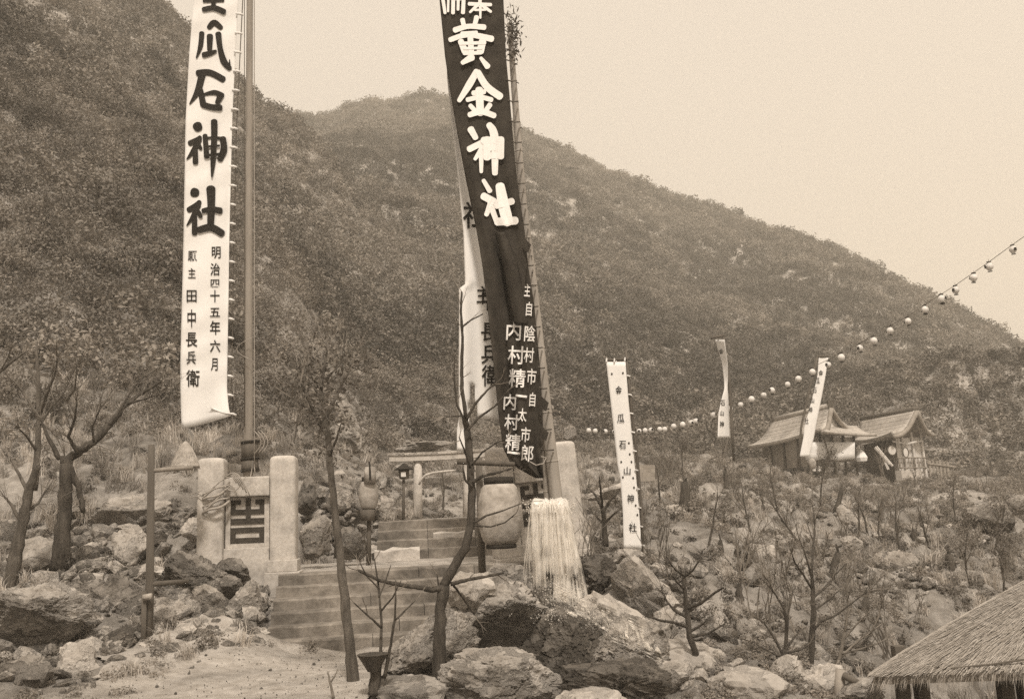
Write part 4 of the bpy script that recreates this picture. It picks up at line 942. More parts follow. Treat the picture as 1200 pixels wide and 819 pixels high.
# --- the white banner on the left pole
DL = 13.95
def fL(s_,y): return .010*math.sin(y*.13+s_*4+2*math.sin(y*.031))+.05*math.sin(s_*3.0+y*.004)+.03*math.sin(s_*7+y*.011)*min(1,max(0,(y+40)/200)) - .10*max(0,(y-430)/70)**2*s_
rowsL = rowf([(-60,229,283),(0,227,279),(60,222,276),(140,217.5,272),(280,215,268.5),(360,213,267.5),(420,211.5,266.5),(455,211.5,266),(478,212,268),(502,213,275)])
def DFL(x,y):
    a,b = rowsL(y); return DL+fL((x-a)/(b-a),y)
BL = thing('white_banner','huge white shrine banner with bold black brush characters, hung on the left pole','banner',at(243,490,DL))
mb = MB(); nx,ny = 18,70     # lower edge slants: left 502, right 487
for j in range(ny+1):
    for i in range(nx+1):
        s_ = i/nx; yb = 502-15*s_**1.2; y = -60+(yb+60)*j/ny; a,b = rowsL(y); mb.v.append(tuple(at(a+(b-a)*s_,y,DL+fL(s_,y))))
mb.f = [(j*(nx+1)+i,(j+1)*(nx+1)+i,(j+1)*(nx+1)+i+1,j*(nx+1)+i+1) for j in range(ny) for i in range(nx)]
o = mb.build('cloth',M['cloth'],BL,True); md = o.modifiers.new('thick','SOLIDIFY'); md.thickness = .006
# turned-up hem at the lower right corner
mb = MB(); v = []
for i in range(9):
    t = i/8; p0 = at(240+t*33,474+13*math.sin(t*1.7)-t*2,DL-.10-.05*t); p1 = at(252+t*24,481+t*4.5,DL-.03-.08*t); p2 = p0.lerp(p1,.5)+Vector((0,-.05,-.0)); v += [p0,p2,p1]
mb.add(v,[(i*3+k,i*3+k+1,i*3+k+4,i*3+k+3) for i in range(8) for k in (0,1)]); mb.build('turned_hem',M['cloth'],BL,True)
C1 = lambda x,y: (210+x/5.85,y/5.85); C2 = lambda x,y: (210+x/5.125,130+y/5.125)
KIN = [([(235,-120),(150,-60),(110,-20)],[30,26,10]),([(235,-120),(300,-70),(350,-40)],[30,34,28]),([(190,-30),(280,-34)],22),([(170,8),(300,4)],24),([(236,-30),(234,60)],32),([(168,66),(240,56),(305,82)],[34,36,40])]
GUA = [([(205,190),(240,158),(285,192)],[34,44,34]),([(155,230),(145,320),(118,400)],[36,34,8]),([(210,250),(208,340)],[44,34]),([(170,378),(215,366),(250,352)],[40,34,20]),([(268,235),(280,330),(305,420),(345,470)],[42,36,46,34]),([(345,470),(345,410)],[20,6])]
SHI = [([(130,502),(210,500),(300,545)],[44,44,44]),([(155,520),(125,630),(72,715)],[50,44,8]),([(145,620),(165,720)],[38,44]),([(165,650),(240,635),(295,655)],[16,34,34]),([(285,655),(262,705)],[46,34]),([(165,720),(220,735),(280,740)],[42,40,44])]
SHE = [([(108,90),(115,105)],[56,50]),([(65,195),(110,175),(125,160)],[34,34,26]),([(120,175),(85,240),(45,292)],[34,32,6]),([(97,230),(97,310)],[30,34]),([(120,210),(130,228)],[26,20]),
 ([(155,150),(160,210),(165,275)],[30,32,34]),([(150,165),(215,160),(262,170)],[14,12,26]),([(262,168),(268,230),(245,290)],[38,40,36]),([(170,215),(240,210)],[14,14]),([(170,268),(240,262)],[18,18]),([(210,65),(210,150),(203,300),(196,395)],[40,38,32,10])]
SHA = [([(88,490),(100,492)],[56,52]),([(58,595),(100,570),(122,548)],[34,36,28]),([(115,565),(85,630),(45,690)],[34,30,6]),([(92,640),(92,735)],[32,34]),([(115,610),(130,635)],[30,24]),
 ([(190,470),(192,560),(188,690)],[56,46,40]),([(145,600),(195,590),(245,600)],[30,30,40]),([(120,715),(190,700),(255,735)],[40,44,44])]
mb = MB()
for gset,tr in ((KIN,C1),(GUA,C1),(SHI,C1),(SHE,C2),(SHA,C2)): mb = MB(); glyph_strokes(mb,gset,tr,DFL,.012); mb.build('character',M['ink'],BL)
for ch,x,y,w_,h_ in (('明',253.3,296,11,14),('治',252,315.5,11,14),('四',251.8,332,11,10),('十',251.8,347,11,14),('五',251.8,366,12,12),('年',252,384,12,16),('六',252,405.5,12,14),('月',251,427,9,15)): mb = MB(); glyph_font(mb,ch,x,y,w_,h_,DFL,.012); mb.build('character',M['ink'],BL)
for ch,x,y,w_,h_ in (('願',225.5,300,10,12),('主',224.8,320,9,12),('田',224.5,347,13,15),('中',224.5,373,11,20),('長',224.5,398,13,17),('兵',224,419,11,15),('衛',226,443,15,19)): mb = MB(); glyph_font(mb,ch,x,y,w_,h_,DFL,.012); mb.build('character',M['ink'],BL)
MB().tube([at(rowsL(y)[1]+5.5-(.8 if y>450 else 0),y,DL+.02) for y in range(-60,490,30)],.008,5).build('edge_rope',M['cord_dark'],BL,True)
for i,y in enumerate(np.arange(-6,490,22.3)):
    a = rowsL(y)[1]; MB().tube([at(a-1.5,y,DL-.0),at(a+3,y+.4,DL-.03),at(a+7,y+1.6,DL+.0)],[.016,.020,.016],6).build('loop_tie',M['cloth'],BL,True)

# --- the dark banner on the leaning pole
DD = 13.05
rowsD = rowf([(-50,512,588),(0,515,590),(67,521.5,593),(110,528,597),(160,536.5,601),(213,546.5,606),(273,559,615),(313,565.5,619),(356,571,626),(433,579,633),(486,584,636),(526,590,636),(545,600,636),(560,628,637)])
def fD(s_,y):
    q = min(1,max(0,(y-120)/250)); return -.04*math.sin(s_*3+y*.006)+q*(.10*math.sin(s_*9+y*.012)+.05*math.sin(s_*17-y*.02))
def DFD(x,y):
    a,b = rowsD(y); return DD+fD(min(1,max(0,(x-a)/(b-a))),y)
BD = thing('dark_banner','huge dark shrine banner with white characters, twisted on the leaning pole','banner',at(600,540,DD))
sheet(rowsD,-50,560,DD,'cloth',M['cloth_dark'],BD,26,110,fD)
# the furled fold that crosses the cloth half way down
def rowsF(y): 
    return float(np.interp(y,[272,310,360,420],[580,589,598,612])),float(np.interp(y,[272,310,360,420],[592,607,616,624]))
sheet(rowsF,272,380,DD-.14,'fold',M['cloth_dark'],BD,8,30,lambda s_,y:.10*math.cos((s_-.5)*3.1)*-1+.1)
C3 = lambda x,y: (500+x/5.12,y/5.12); C4 = lambda x,y: (400+x/3,y/3)
HOU = [([(262,-30),(390,-25)],12),([(255,25),(385,30)],[22,20]),([(320,-40),(320,40)],20),([(318,20),(260,75)],[22,14]),([(322,25),(385,72)],[22,16]),([(290,62),(352,60)],14),([(322,45),(322,110)],[16,12])]
NOU = [([(95,-20),(110,80)],[22,18]),([(130,0),(128,70)],[14,14]),([(160,-20),(158,80)],[22,22]),([(160,-5),(222,-5)],18),([(222,-5),(218,78)],[22,24]),([(190,-20),(188,60)],[18,16])]
HUA = [([(215,120),(225,165)],[28,26]),([(300,105),(285,165)],[30,26]),([(170,182),(250,160),(345,165)],[34,30,34]),([(210,200),(300,195)],18),([(142,240),(250,210),(390,235)],[30,32,38]),([(205,250),(230,310)],[36,40]),([(335,250),(322,310)],[44,44]),([(262,230),(268,320)],[34,34]),([(200,262),(350,258)],[20,20]),([(225,292),(330,290)],[16,16]),([(225,322),(325,318)],[22,22]),([(270,345),(215,378)],[44,26]),([(325,350),(365,400)],[20,36])]
KIM = [([(300,430),(255,510),(195,605)],[36,44,26]),([(308,435),(360,520),(440,580)],[36,44,44]),([(280,560),(345,552)],[30,30]),([(245,600),(320,585),(388,600)],[28,28,30]),([(315,540),(322,680)],[46,46]),([(262,635),(290,665)],[26,28]),([(380,630),(355,665)],[30,28]),([(258,690),(330,672),(405,695)],[32,36,34])]
SH2 = [([(455,455),(472,485)],[24,20]),([(450,525),(500,500)],[22,22]),([(505,510),(470,560)],[26,12]),([(492,540),(492,605)],[18,12]),([(520,440),(538,480),(540,610)],[22,30,20]),([(500,495),(560,492)],[26,24]),([(505,520),(560,520)],[22,20]),([(508,550),(560,545)],[22,22]),([(512,490),(512,555)],[26,26]),([(560,490),(560,552)],[26,24])]
SA2 = [([(500,635),(522,672)],[14,18]),([(500,690),(540,712),(520,705)],[26,26,22]),([(530,705),(510,755)],[24,16]),([(528,730),(548,785)],[20,18]),([(558,655),(570,720),(585,780)],[32,40,40]),([(545,725),(600,708)],[20,24]),([(548,780),(612,776)],[28,28])]
mb = MB()
for gset,tr in ((NOU,C3),(HOU,C3),(HUA,C3),(KIM,C3),(SH2,C4),(SA2,C4)): mb = MB(); glyph_strokes(mb,gset,tr,DFD,.035); mb.build('character',M['dye_white'],BD)
for ch,x,y,w_,h_ in (('内',602,388,19,21),('村',605,416,19,21),('精',606,443,19,21),('一',611,464,13,22),('内',597.5,471,16,18),('村',599.5,494.5,16,18),('精',601,518,17,19),('一',602,530.5,15,22)): mb = MB(); glyph_font(mb,ch,x,y,w_,h_,DFD,.045,7 if ch=='一' else 3); mb.build('character',M['dye_white'],BD)
for ch,x,y,w_,h_ in (('主',618,340,7,15),('自',620,362,9,16),('陰',621,391,13,18),('村',620,416,11,17),('市',623,441,11,18),('自',624,468,9,16),('太',612,486,10,15),('市',616,509,11,17),('郎',618,531,15,19)): mb = MB(); glyph_font(mb,ch,x,y,w_,h_,DFD,.045,4); mb.build('character',M['dye_white'],BD)
for i,y in enumerate(np.arange(70,540,24)):
    a = rowsD(y)[1]; x1 = float(np.interp(y,[28,150,240,340,480,585],[597,606,613,625,640,652]))
    MB().tube([at(a-2,y,DD),at((a+x1)/2,y+1.5,13.2),at(x1+3.5,y+1,13.5)],.011,5).build('tie_cord',M['cord_dark'],BD,True)
MB().tube([at(*q,13.0) for q in ((634,535),(640,536),(637,543),(628,545),(621,541))],.010,5).build('cord_end',M['rope'],BD,True)
# frayed edge strips
for y,dx in ((285,3),(318,-3),(470,5),(505,4)):
    a = rowsD(y)[1]; mb = MB(); p = [at(a-3,y-8,DD-.05),at(a+dx+3,y+2,DD-.12),at(a+dx,y+12,DD-.1),at(a-4,y+6,DD-.04)]; mb.add(p,[(0,1,2,3)]); mb.build('frayed_edge',M['cloth_dark'],BD)

# --- the white banner behind it
DW = 13.42
rowsW = rowf([(90,524,548),(125,527.5,560),(200,536,575),(272,543,590),(333,545,592),(334,538,592),(430,537.5,592),(455,537.5,592),(488,538,592)])
def fW(s_,y): return .06*math.sin(s_*5+y*.01)+.04*math.sin(s_*11-y*.006)
def DFW(x,y):
    a,b = rowsW(y); return DW+fW(min(1,max(0,(x-a)/(b-a))),y)
BW = thing('white_banner','torn white banner with black characters hanging behind the dark banner','banner',at(560,480,DW))
mb = MB(); nx,ny = 20,80
for j in range(ny+1):
    y = 60+(428*j/ny); a,b = rowsW(y)
    for i in range(nx+1):
        s_ = i/nx; yy = y+(s_*4 if j==ny else 0); mb.v.append(tuple(at(a+(b-a)*s_,yy,DW+fW(s_,y))))
mb.f = [(j*(nx+1)+i,(j+1)*(nx+1)+i,(j+1)*(nx+1)+i+1,j*(nx+1)+i+1) for j in range(ny) for i in range(nx) if not (j>ny*.9 and 5<=i<7) and not (j>ny*.96 and 4<=i<8)]
o = mb.build('cloth',M['cloth'],BW,True); md = o.modifiers.new('thick','SOLIDIFY'); md.thickness = .006
rowsT = rowf([(455,538,551),(488,538,550),(505,535.5,549),(528,535.5,547.5)])
sheet(rowsT,455,528,DW+.01,'torn_tail',M['cloth'],BW,6,16,lambda s_,y:.03*math.sin(s_*4+y*.05))
for ch,x,y,w_,h_ in (('社',556,252,26,30),('主',566,345,15,20),('中',571,351,14,26),('長',574,389,20,22),('兵',574,415,20,22),('衛',575,440,20,24)): mb = MB(); glyph_font(mb,ch,x,y,w_,h_,DFW,.014); mb.build('character',M['ink'],BW)

# --- the narrow white banner on the right
def small_banner(label,rows,y0,y1,D,chars,pole_pts,pr,group,ties,fold=None,dots=(),mtp='timber_dark',cross=None):
    b = thing('narrow_banner',label,'banner',at((rows(y1)[0]+rows(y1)[1])/2,y1,D),group)
    fo = fold or (lambda s_,y:.02*math.sin(s_*4+y*.03))
    sheet(rows,y0,y1,D,'cloth',M['cloth'],b,8,40,fo)
    DF = lambda x,y: D+fo(min(1,max(0,(x-rows(y)[0])/max(1,rows(y)[1]-rows(y)[0]))),y)
    for ch,x,y,w_,h_ in chars: mb = MB(); glyph_font(mb,ch,x,y,w_,h_,DF,.012+.0006*D); mb.build('character',M['ink'],b)
    mb = MB()
    for x,y in dots:
        c = at(x,y,DF(x,y)-.012); r_ = 1.4*mpp(D); mb.add([(c.x+r_*math.cos(a)*.8,c.y,c.z+r_*math.sin(a)) for a in np.linspace(0,6.28,9)[:-1]],[tuple(range(8))])
    if dots: mb.build('printed_mark',M['emblem'],b)
    MB().tube([at(*q,D+.04) for q in pole_pts],pr,6).build('pole',M[mtp],b,True)
    for x,y,x2,y2 in ties: MB().tube([at(x,y,D-.01),at(x2,y2,D+.01)],.012,4).build('loop_tie',M['cloth'],b)
    if cross: MB().tube([at(*cross[0],D+.02),at(*cross[1],D+.02)],.022*D/14,6).build('crossbar',M['timber_dark'],b,True)
    return b
small_banner('narrow white banner with six small black characters standing right of the granite gate',rowf([(424,710.5,733),(470,715.5,736.5),(520,721,741.5),(548,724,744),(560,727,745.5),(600,730,749),(643,731,752)]),424,643,14.4,
 [('金',725,457,7,10),('瓜',727.5,490,8,10),('石',729.5,521,8,10),('山',735,551.5,9,9),('神',739,584,8,10),('社',741.5,618,9,10)],
 [(753.5,660),(752,600),(747,540),(740,480),(733,410)],.022,None,[(710.5,424,711,420),(720,424,720,420),(732,423,732.5,419)]+[(float(np.interp(y,[424,643],[733,752])),y,float(np.interp(y,[424,643],[737,755.5])),y+1) for y in range(440,640,22)],None,
 [(717,438),(730,437),(737,519),(738,532),(728,541),(740,541),(742,560),(743,571),(745,592),(747,603),(730,559)],'timber_dark',((709,422.5),(735,420.5)))
small_banner('white banner twisted on its pole on the slope left of the shrine',rowf([(398,838,849),(425,846,852.5),(445,848.5,853),(455,849,852.5),(470,845,854),(485,842,854.5),(513,841,856)]),398,513,39,
 [('金',845,412,5,7),('石',847,472,5,7),('山',846,484,5,6),('神',846,497,5,7)],[(860,540),(858,500),(855,450),(847,392)],.06,'banners before the shrine',[],lambda s_,y:.25*math.sin((y-455)*.02)*(s_-.5)*3,(),'timber_dark',((833,396),(849,393)))
small_banner('white banner leaning to the right in front of the left shrine building',rowf([(418,959.5,971),(440,958,967.5),(470,951,962),(500,942.5,956),(512,941.5,954),(535,937,948)]),418,535,50,
 [('金',962,437,5,7),('瓜',958,446,5,7),('石',954.5,457,5,7),('山',952,469,5,6),('神',949.5,480,5,7),('社',945,493,5,7)],[(935,548),(939,500),(950,450),(958.5,416)],.06,'banners before the shrine',[],None,(),'cord_dark',((958,417.5),(971.5,417.5)))

# ------------------------------------------------------------------ the shrine on the hill
def px_mesh(name,pts,faces,mt,parent,thick=0,smooth=False):
    mb = MB(); mb.add([at(*p) for p in pts],faces); o = mb.build(name,mt,parent,smooth)
    if thick: md = o.modifiers.new('thick','SOLIDIFY'); md.thickness = thick; md.offset = -1
    return o
def roof_slope(par,r0,r1,e0,e1,sag,thick,nm='roof_slope',nx=14,ny=9,n_strip=9):
    """curved slope from ridge r0-r1 down to eave e0-e1 (world points), with the battens of bark as strips"""
    r0,r1,e0,e1 = [Vector(q) for q in (r0,r1,e0,e1)]
    def P_(s_,t):
        p = r0.lerp(r1,s_).lerp(e0.lerp(e1,s_),t); p.z -= sag*math.sin(math.pi*t)*(1-.15*t); p.z += sag*.45*(2*s_-1)**2*t*t; return p
    mb = MB(); mb.v = [tuple(P_(i/nx,j/ny)) for j in range(ny+1) for i in range(nx+1)]
    mb.f = [(j*(nx+1)+i,j*(nx+1)+i+1,(j+1)*(nx+1)+i+1,(j+1)*(nx+1)+i) for j in range(ny) for i in range(nx)]
    o = mb.build(nm,M['bark_roof'],par,True); md = o.modifiers.new('thick','SOLIDIFY'); md.thickness = thick; md.offset = 0
    nrm = (r1-r0).cross(e0-r0).normalized(); nrm = nrm if nrm.z>0 else -nrm
    for k in range(n_strip):
        t = (k+.7)/n_strip; mb = MB(); mb.tube([P_(s_,t)+nrm*(thick*.5+.004) for s_ in np.linspace(.01,.99,nx)],.014,4); mb.build('roof_batten',M['bark_roof'],par)
    return P_
sh = thing('shrine_hall','front shrine hall with a pale bark roof, gable and porch eave on the hillside','shrine',at(960,550,53))
A_,B_,CL,EL,CR = at(973,478,52),at(907,494,57),at(963,506,51),at(876,527,57.5),at(1003,505,54)
ER = CR+(B_-A_)+(EL-CL)*.0
roof_slope(sh,B_,A_,EL,CL,.34,.2); roof_slope(sh,A_,B_,CR,ER,.34,.2)
MB().tube([B_+Vector((0,0,.1)),A_+Vector((0,0,.12))],[.17,.17],8).build('ridge',M['bark_roof'],sh,True)
for q in (A_,B_): MB().box(q.x-.14,q.x+.14,q.y-.16,q.y+.16,q.z-.05,q.z+.42).build('ridge_end',M['timber_dark'],sh)
for e,s_ in ((CL,-1),(CR,1)):
    pts_ = [A_.lerp(e,t)+Vector((0,-.12,-.05-.42*math.sin(math.pi*t))) for t in np.linspace(0,1,9)]; MB().tube(pts_,[.13]*9,6).build('barge_board',M['timber'],sh,True)
G0 = CL.lerp(CR,.14)+Vector((0,.25,-.1)); G1 = CL.lerp(CR,.9)+Vector((0,.1,-.1)); px_ = MB(); px_.add([A_+Vector((0,.3,-.25)),G0,G1],[(0,1,2)]); px_.build('gable',M['plaster'],sh)
PE0,PE1,PE2,PE3 = at(960,500,51.8),at(1003,500,54),at(1028,511,52.2),at(966,506.5,50.3)
roof_slope(sh,PE0,PE1,PE3,PE2,.16,.16,'porch_roof',10,5,4)
# walls, posts and rails below
W0,W1,W2 = at(945,512,52.2),at(1000,512,53.6),at(893,522,57.5)
def wall(par,p,q,zb,name,mt,zt=0,th=.12):
    p = Vector(p); q = Vector(q); d = (q-p); d.z = 0; nrm = Vector((-d.y,d.x,0)).normalized()*th; mb = MB()
    v = []
    for a in (p,q):
        for o_ in (Vector((0,0,0)),nrm): v += [(a.x+o_.x,a.y+o_.y,zb),(a.x+o_.x,a.y+o_.y,a.z+zt)]
    mb.add(v,[(0,4,5,1),(2,3,7,6),(0,1,3,2),(4,6,7,5),(1,5,7,3),(0,2,6,4)]); return mb.build(name,mt,par)
zf = at(960,541,52).z
wall(sh,W0,W1,zf,'front_wall',M['plaster']); wall(sh,W2,W0,zf-.2,'side_wall',M['timber'])
for t in (0.02,.27,.52,.76,.99):
    p = W0.lerp(W1,t); MB().tube([(p.x,p.y-.12,zf-1.6),(p.x,p.y-.12,p.z+.1)],.075,6).build('post',M['timber_dark'],sh)
for t in (.2,.5,.8): p = W2.lerp(W0,t); MB().tube([(p.x-.05,p.y-.12,zf-1.4),(p.x-.05,p.y-.12,p.z)],.07,6).build('post',M['timber_dark'],sh)
p0,p1 = W0+Vector((0,-.2,0)),W1+Vector((0,-.2,0))
for z_ in (zf+.05,zf+.62): MB().tube([(p0.x,p0.y,z_),(p1.x,p1.y,z_)],.05,5).build('rail',M['timber'],sh)
for px in (955,961): MB().tube([at(px,546,51.6),at(px-1,552,51.6)],.09,6).build('stair_post',M['plaster'],sh)
MB().tube([at(965,512,51.5),at(973,540,51.5)],.05,5).build('brace',M['timber_dark'],sh)
# pale sheet added to brighten the hall front, in place of a light wall
mb = MB(); mb.v = [tuple(at(944+i*6.4,518+j*6.8+1.2*math.sin(i*1.3)*j/3,51.7)) for j in range(4) for i in range(10)]; mb.f = [(j*10+i,j*10+i+1,(j+1)*10+i+1,(j+1)*10+i) for j in range(3) for i in range(9)]
o = tag(mb.build('pale_sheet',M['cloth'],None,True),'pale sheet added across the left shrine hall front, standing in for its bright wall','pale_sheet'); o.modifiers.new('thick','SOLIDIFY').thickness = .03

s2 = thing('shrine_hall','rear shrine hall with a darker bark roof and open gable facing right','shrine',at(1070,555,54))
A2,B2,C2L,E2L,C2R = at(1073,481.5,54),at(1010,493,59),at(1046,511,53.3),at(1000,520,58.5),at(1092,509,55.5)
roof_slope(s2,B2,A2,E2L,C2L,.4,.22); roof_slope(s2,A2,B2,C2R,C2R+(E2L-C2L),.4,.22)
MB().tube([B2+Vector((0,0,.1)),A2+Vector((0,0,.12))],[.16,.16],8).build('ridge',M['timber_dark'],s2,True)
for e in (C2L,C2R):
    pts_ = [A2.lerp(e,t)+Vector((0,-.14,-.05-.4*math.sin(math.pi*t))) for t in np.linspace(0,1,9)]; MB().tube(pts_,[.14]*9,6).build('barge_board',M['timber'],s2,True)
V0,V1,V2 = at(1047,514,54.4),at(1080,512,55.6),at(1012,521,58.5); zf2 = at(1062,552,54).z
g0 = MB(); g0.add([A2+Vector((0,.5,-.5)),V0+Vector((0,.1,.1)),V1+Vector((0,.1,.1))],[(0,1,2)]); g0.build('gable',M['timber'],s2)
wall(s2,V0,V1,zf2-.5,'front_wall',M['plaster']); wall(s2,V2,V0,zf2-.5,'side_wall',M['timber_dark'])
for t in (0,.32,.66,1): p = V0.lerp(V1,t); MB().tube([(p.x,p.y-.15,zf2-1.6),(p.x-.1,p.y-.15,p.z+.3)],.075,6).build('post',M['plaster' if t else 'timber_dark'],s2)
for k_ in range(9):
    p = V0.lerp(V1,(k_+.5)/9); MB().box(p.x-.03,p.x+.03,p.y-.24,p.y-.20,zf2+.2,zf2+.75).build('baluster',M['timber'],s2)
for z_ in (zf2+.2,zf2+.78): MB().tube([(V0.x,V0.y-.22,z_),(V1.x,V1.y-.22,z_)],.04,5).build('rail',M['timber'],s2)
MB().tube([at(1046,517,53.9),at(1063,520,54.4),at(1081,516,55.2)],.06,5).build('crossbeam',M['plaster'],s2)
wall(s2,at(1056,551,53.8),at(1080,551,54.8),zf2-2.2,'stone_footing',M['granite'],0,.4)
for px,py,rx,ry,lb in ((1045,527.5,5,5.6,'larger left round white crest disc hung at the rear hall front'),(1061,530,3.2,5.8,'narrower right round white crest disc hung at the rear hall front')):
    k = mpp(53.6); c = at(px,py,53.6); d = thing('crest_disc',lb,'crest disc',c); mb = MB()
    mb.v = [(rx*k*math.cos(a),y_,ry*k*math.sin(a)) for y_ in (-.05,.05) for a in np.linspace(0,2*math.pi,21)[:-1]]; mb.f = [tuple(range(19,-1,-1)),tuple(range(20,40))]+[(i,(i+1)%20,20+(i+1)%20,20+i) for i in range(20)]
    mb.build('disc',M['plaster'],d,False,True); MB().tube([(rx*k*math.cos(a),-.05,ry*k*math.sin(a)) for a in np.linspace(0,2*math.pi,21)],.03,4).build('rim',M['timber_dark'],d,False,True)
# odds and ends between the halls
MB().box(0,1,0,1,0,1)
t_ = thing('leaning_boards','pale boards leaning between the two shrine halls','boards',at(1034,545,53))
for a,b in (((1025,524),(1043,544)),((1027,523),(1046,546)),((1036,538),(1041,550))): MB().tube([at(*a,53),at(*b,52.8)],.07,4).build('board',M['plaster'],t_)
tag(rock_mesh('x',3,(1,1,1),M['cloth'],2) and MB().lathe([(.02,-.32),(.3,-.3),(.36,-.1),(.2,.2),(.03,.36)],9,at(1009,534,52.6)).build('bundle',M['cloth']),'white wrapped bundle between the two shrine halls','bundle')
tag(MB().lathe([(.08,-.28),(.19,-.18),(.21,.04),(.16,.22),(.05,.3)],10,at(952,543.5,50.5)).build('paper_lantern',M['paper_old'],None,True),'pale paper lantern standing before the front shrine hall','lantern')
fn = thing('picket_fence','low picket fence to the right of the rear shrine hall','fence',at(1100,552,54))
for i in range(6): MB().box(*[q for q in (lambda c:(c.x-.06,c.x+.06,c.y-.03,c.y+.03,c.z-.5,c.z+.45))(at(1090+i*4.2,549+i*.3,54.5))]).build('picket',M['timber'],fn)
MB().tube([at(1087,543,54.45),at(1120,547,54.45)],.05,5).build('rail',M['timber'],fn)
# a short flight of plank steps beside the narrow banner
ps = thing('plank_steps','short weathered steps on the bank behind the narrow banner','steps',at(757,560,19))
for i in range(4): q = at(757,560-i*4.6,19+i*.3); MB().box(q.x-.17,q.x+.17,q.y-.1,q.y+.18,q.z-.07,q.z+.02).build('step_board',M['timber'],ps)

# ------------------------------------------------------------------ thatched hut at the lower right
hb = at(1019,792,9.0); hut = thing('thatched_hut','hut with a thick straw thatched roof and dark posts in the lower right corner','hut',(hb.x+1.5,hb.y+1.5,hb.z-1.9))
AP = at(1330,616,11.6); C1_ = at(1018,786,9.0); C2_ = at(1420,772,8.7); C0_ = at(1098,747,11.0); C3_ = Vector((11.2,12.4,C1_.z)); C4_ = Vector((8.6,13.0,C1_.z))
eave = [C0_]+[C0_.lerp(C1_,t)+Vector((.0,0,0)) for t in (.35,.7,.93)]+[C1_.lerp(C2_,t) for t in (.015,.06,.15,.3,.45,.6,.8,.96,1)]+[C2_.lerp(C3_,t) for t in (.05,.3,.65,1)]+[C3_.lerp(C4_,t) for t in (.35,.7,1)]
def roofP(e,t):
    p = e.lerp(AP,t); p.z += .02*math.sin(math.pi*t) - .05*(1-t)**6; return p
def eave_at(u):
    u = u*(len(eave)-1); i = min(int(u),len(eave)-2); return eave[i].lerp(eave[i+1],u-i)
mb = MB(); nu,nv = 60,14
for j in range(nv+1):
    for i in range(nu+1): mb.v.append(tuple(roofP(eave_at(i/nu),j/nv)))
mb.f = [(j*(nu+1)+i,j*(nu+1)+i+1,(j+1)*(nu+1)+i+1,(j+1)*(nu+1)+i) for j in range(nv) for i in range(nu)]
k0 = len(mb.v)
for i in range(nu+1): q = eave_at(i/nu).lerp(AP,.03); mb.v.append((q.x,q.y,q.z-.17))
mb.f += [(i,k0+i,k0+i+1,i+1) for i in range(nu)]
o = mb.build('thatch_core',M['thatch'],hut,True)
g = random.Random(8); mb = MB(); mb2 = MB()
for i in range(30000):
    u = g.random(); t0 = g.random()**1.25*.97-.02; L = g.uniform(.06,.16); e = eave_at(u); du = g.uniform(-.012,.012); e2 = eave_at(min(1,max(0,u+du)))
    up = .012+.02*g.random(); a = roofP(e,t0); b = roofP(e2,min(.999,t0+L)); m_ = a.lerp(b,.5); a.z += up+.012; b.z += up*.2; m_.z += up*1.1
    d = (b-a).normalized(); sdv = d.cross(Vector((0,0,1))).normalized()*g.uniform(.0018,.005)
    q = mb if g.random()<.8 else mb2; k0 = len(q.v); q.v += [tuple(a-sdv),tuple(a+sdv),tuple(m_+sdv),tuple(m_-sdv),tuple(b)]; q.f += [(k0,k0+1,k0+2,k0+3),(k0+3,k0+2,k0+4)]
for i in range(4200):                     # cut ends hanging at the eave
    u = g.random(); e = eave_at(u); a = roofP(e,g.uniform(.0,.05)); L = g.uniform(.05,.16); out = (e-AP); out.z = 0; out.normalize()
    b = a+out*L*.5+Vector((g.uniform(-.03,.03),0,-L)); d = (b-a).normalized(); sdv = Vector((1,0,0))*g.uniform(.002,.005)
    q = mb if g.random()<.5 else mb2; k0 = len(q.v); q.v += [tuple(a-sdv),tuple(a+sdv),tuple(b)]; q.f += [(k0,k0+1,k0+2)]
o = mb.build('thatch',M['straw'],hut); o['kind'] = 'stuff'; o = mb2.build('thatch',M['timber'],hut); o['kind'] = 'stuff'
for px,wd in ((1057,12),(1079,13),(1177,14),(1200,13),(1250,13)):
    k = mpp(9.6); p = at(px,800,9.55); MB().box(p.x-wd*k/2,p.x+wd*k/2,p.y-.06,p.y+.06,p.z-2.2,p.z+.35).build('post',M['timber_dark'],hut)
MB().tube([at(1030,793,9.5),at(1260,783,9.4)],.05,6).build('eave_pole',M['timber_dark'],hut,True)
MB().tube([at(1115,783,8.95),at(1163,778,8.93),at(1210,771,8.9)],.010,5).build('thatch_batten',M['timber_dark'],hut)
sk = thing('timber_stake','short broken timber stake with a slanting prop beside the thatched roof','stake',at(983,815,9.6))
MB().tube([at(982,830,9.6),at(985,784,9.6)],[.055,.05],8).build('stake',M['timber'],sk,True); MB().tube([at(988,791,9.55),at(1018,806,9.4)],[.035,.03],7).build('prop',M['timber_dark'],sk,True)

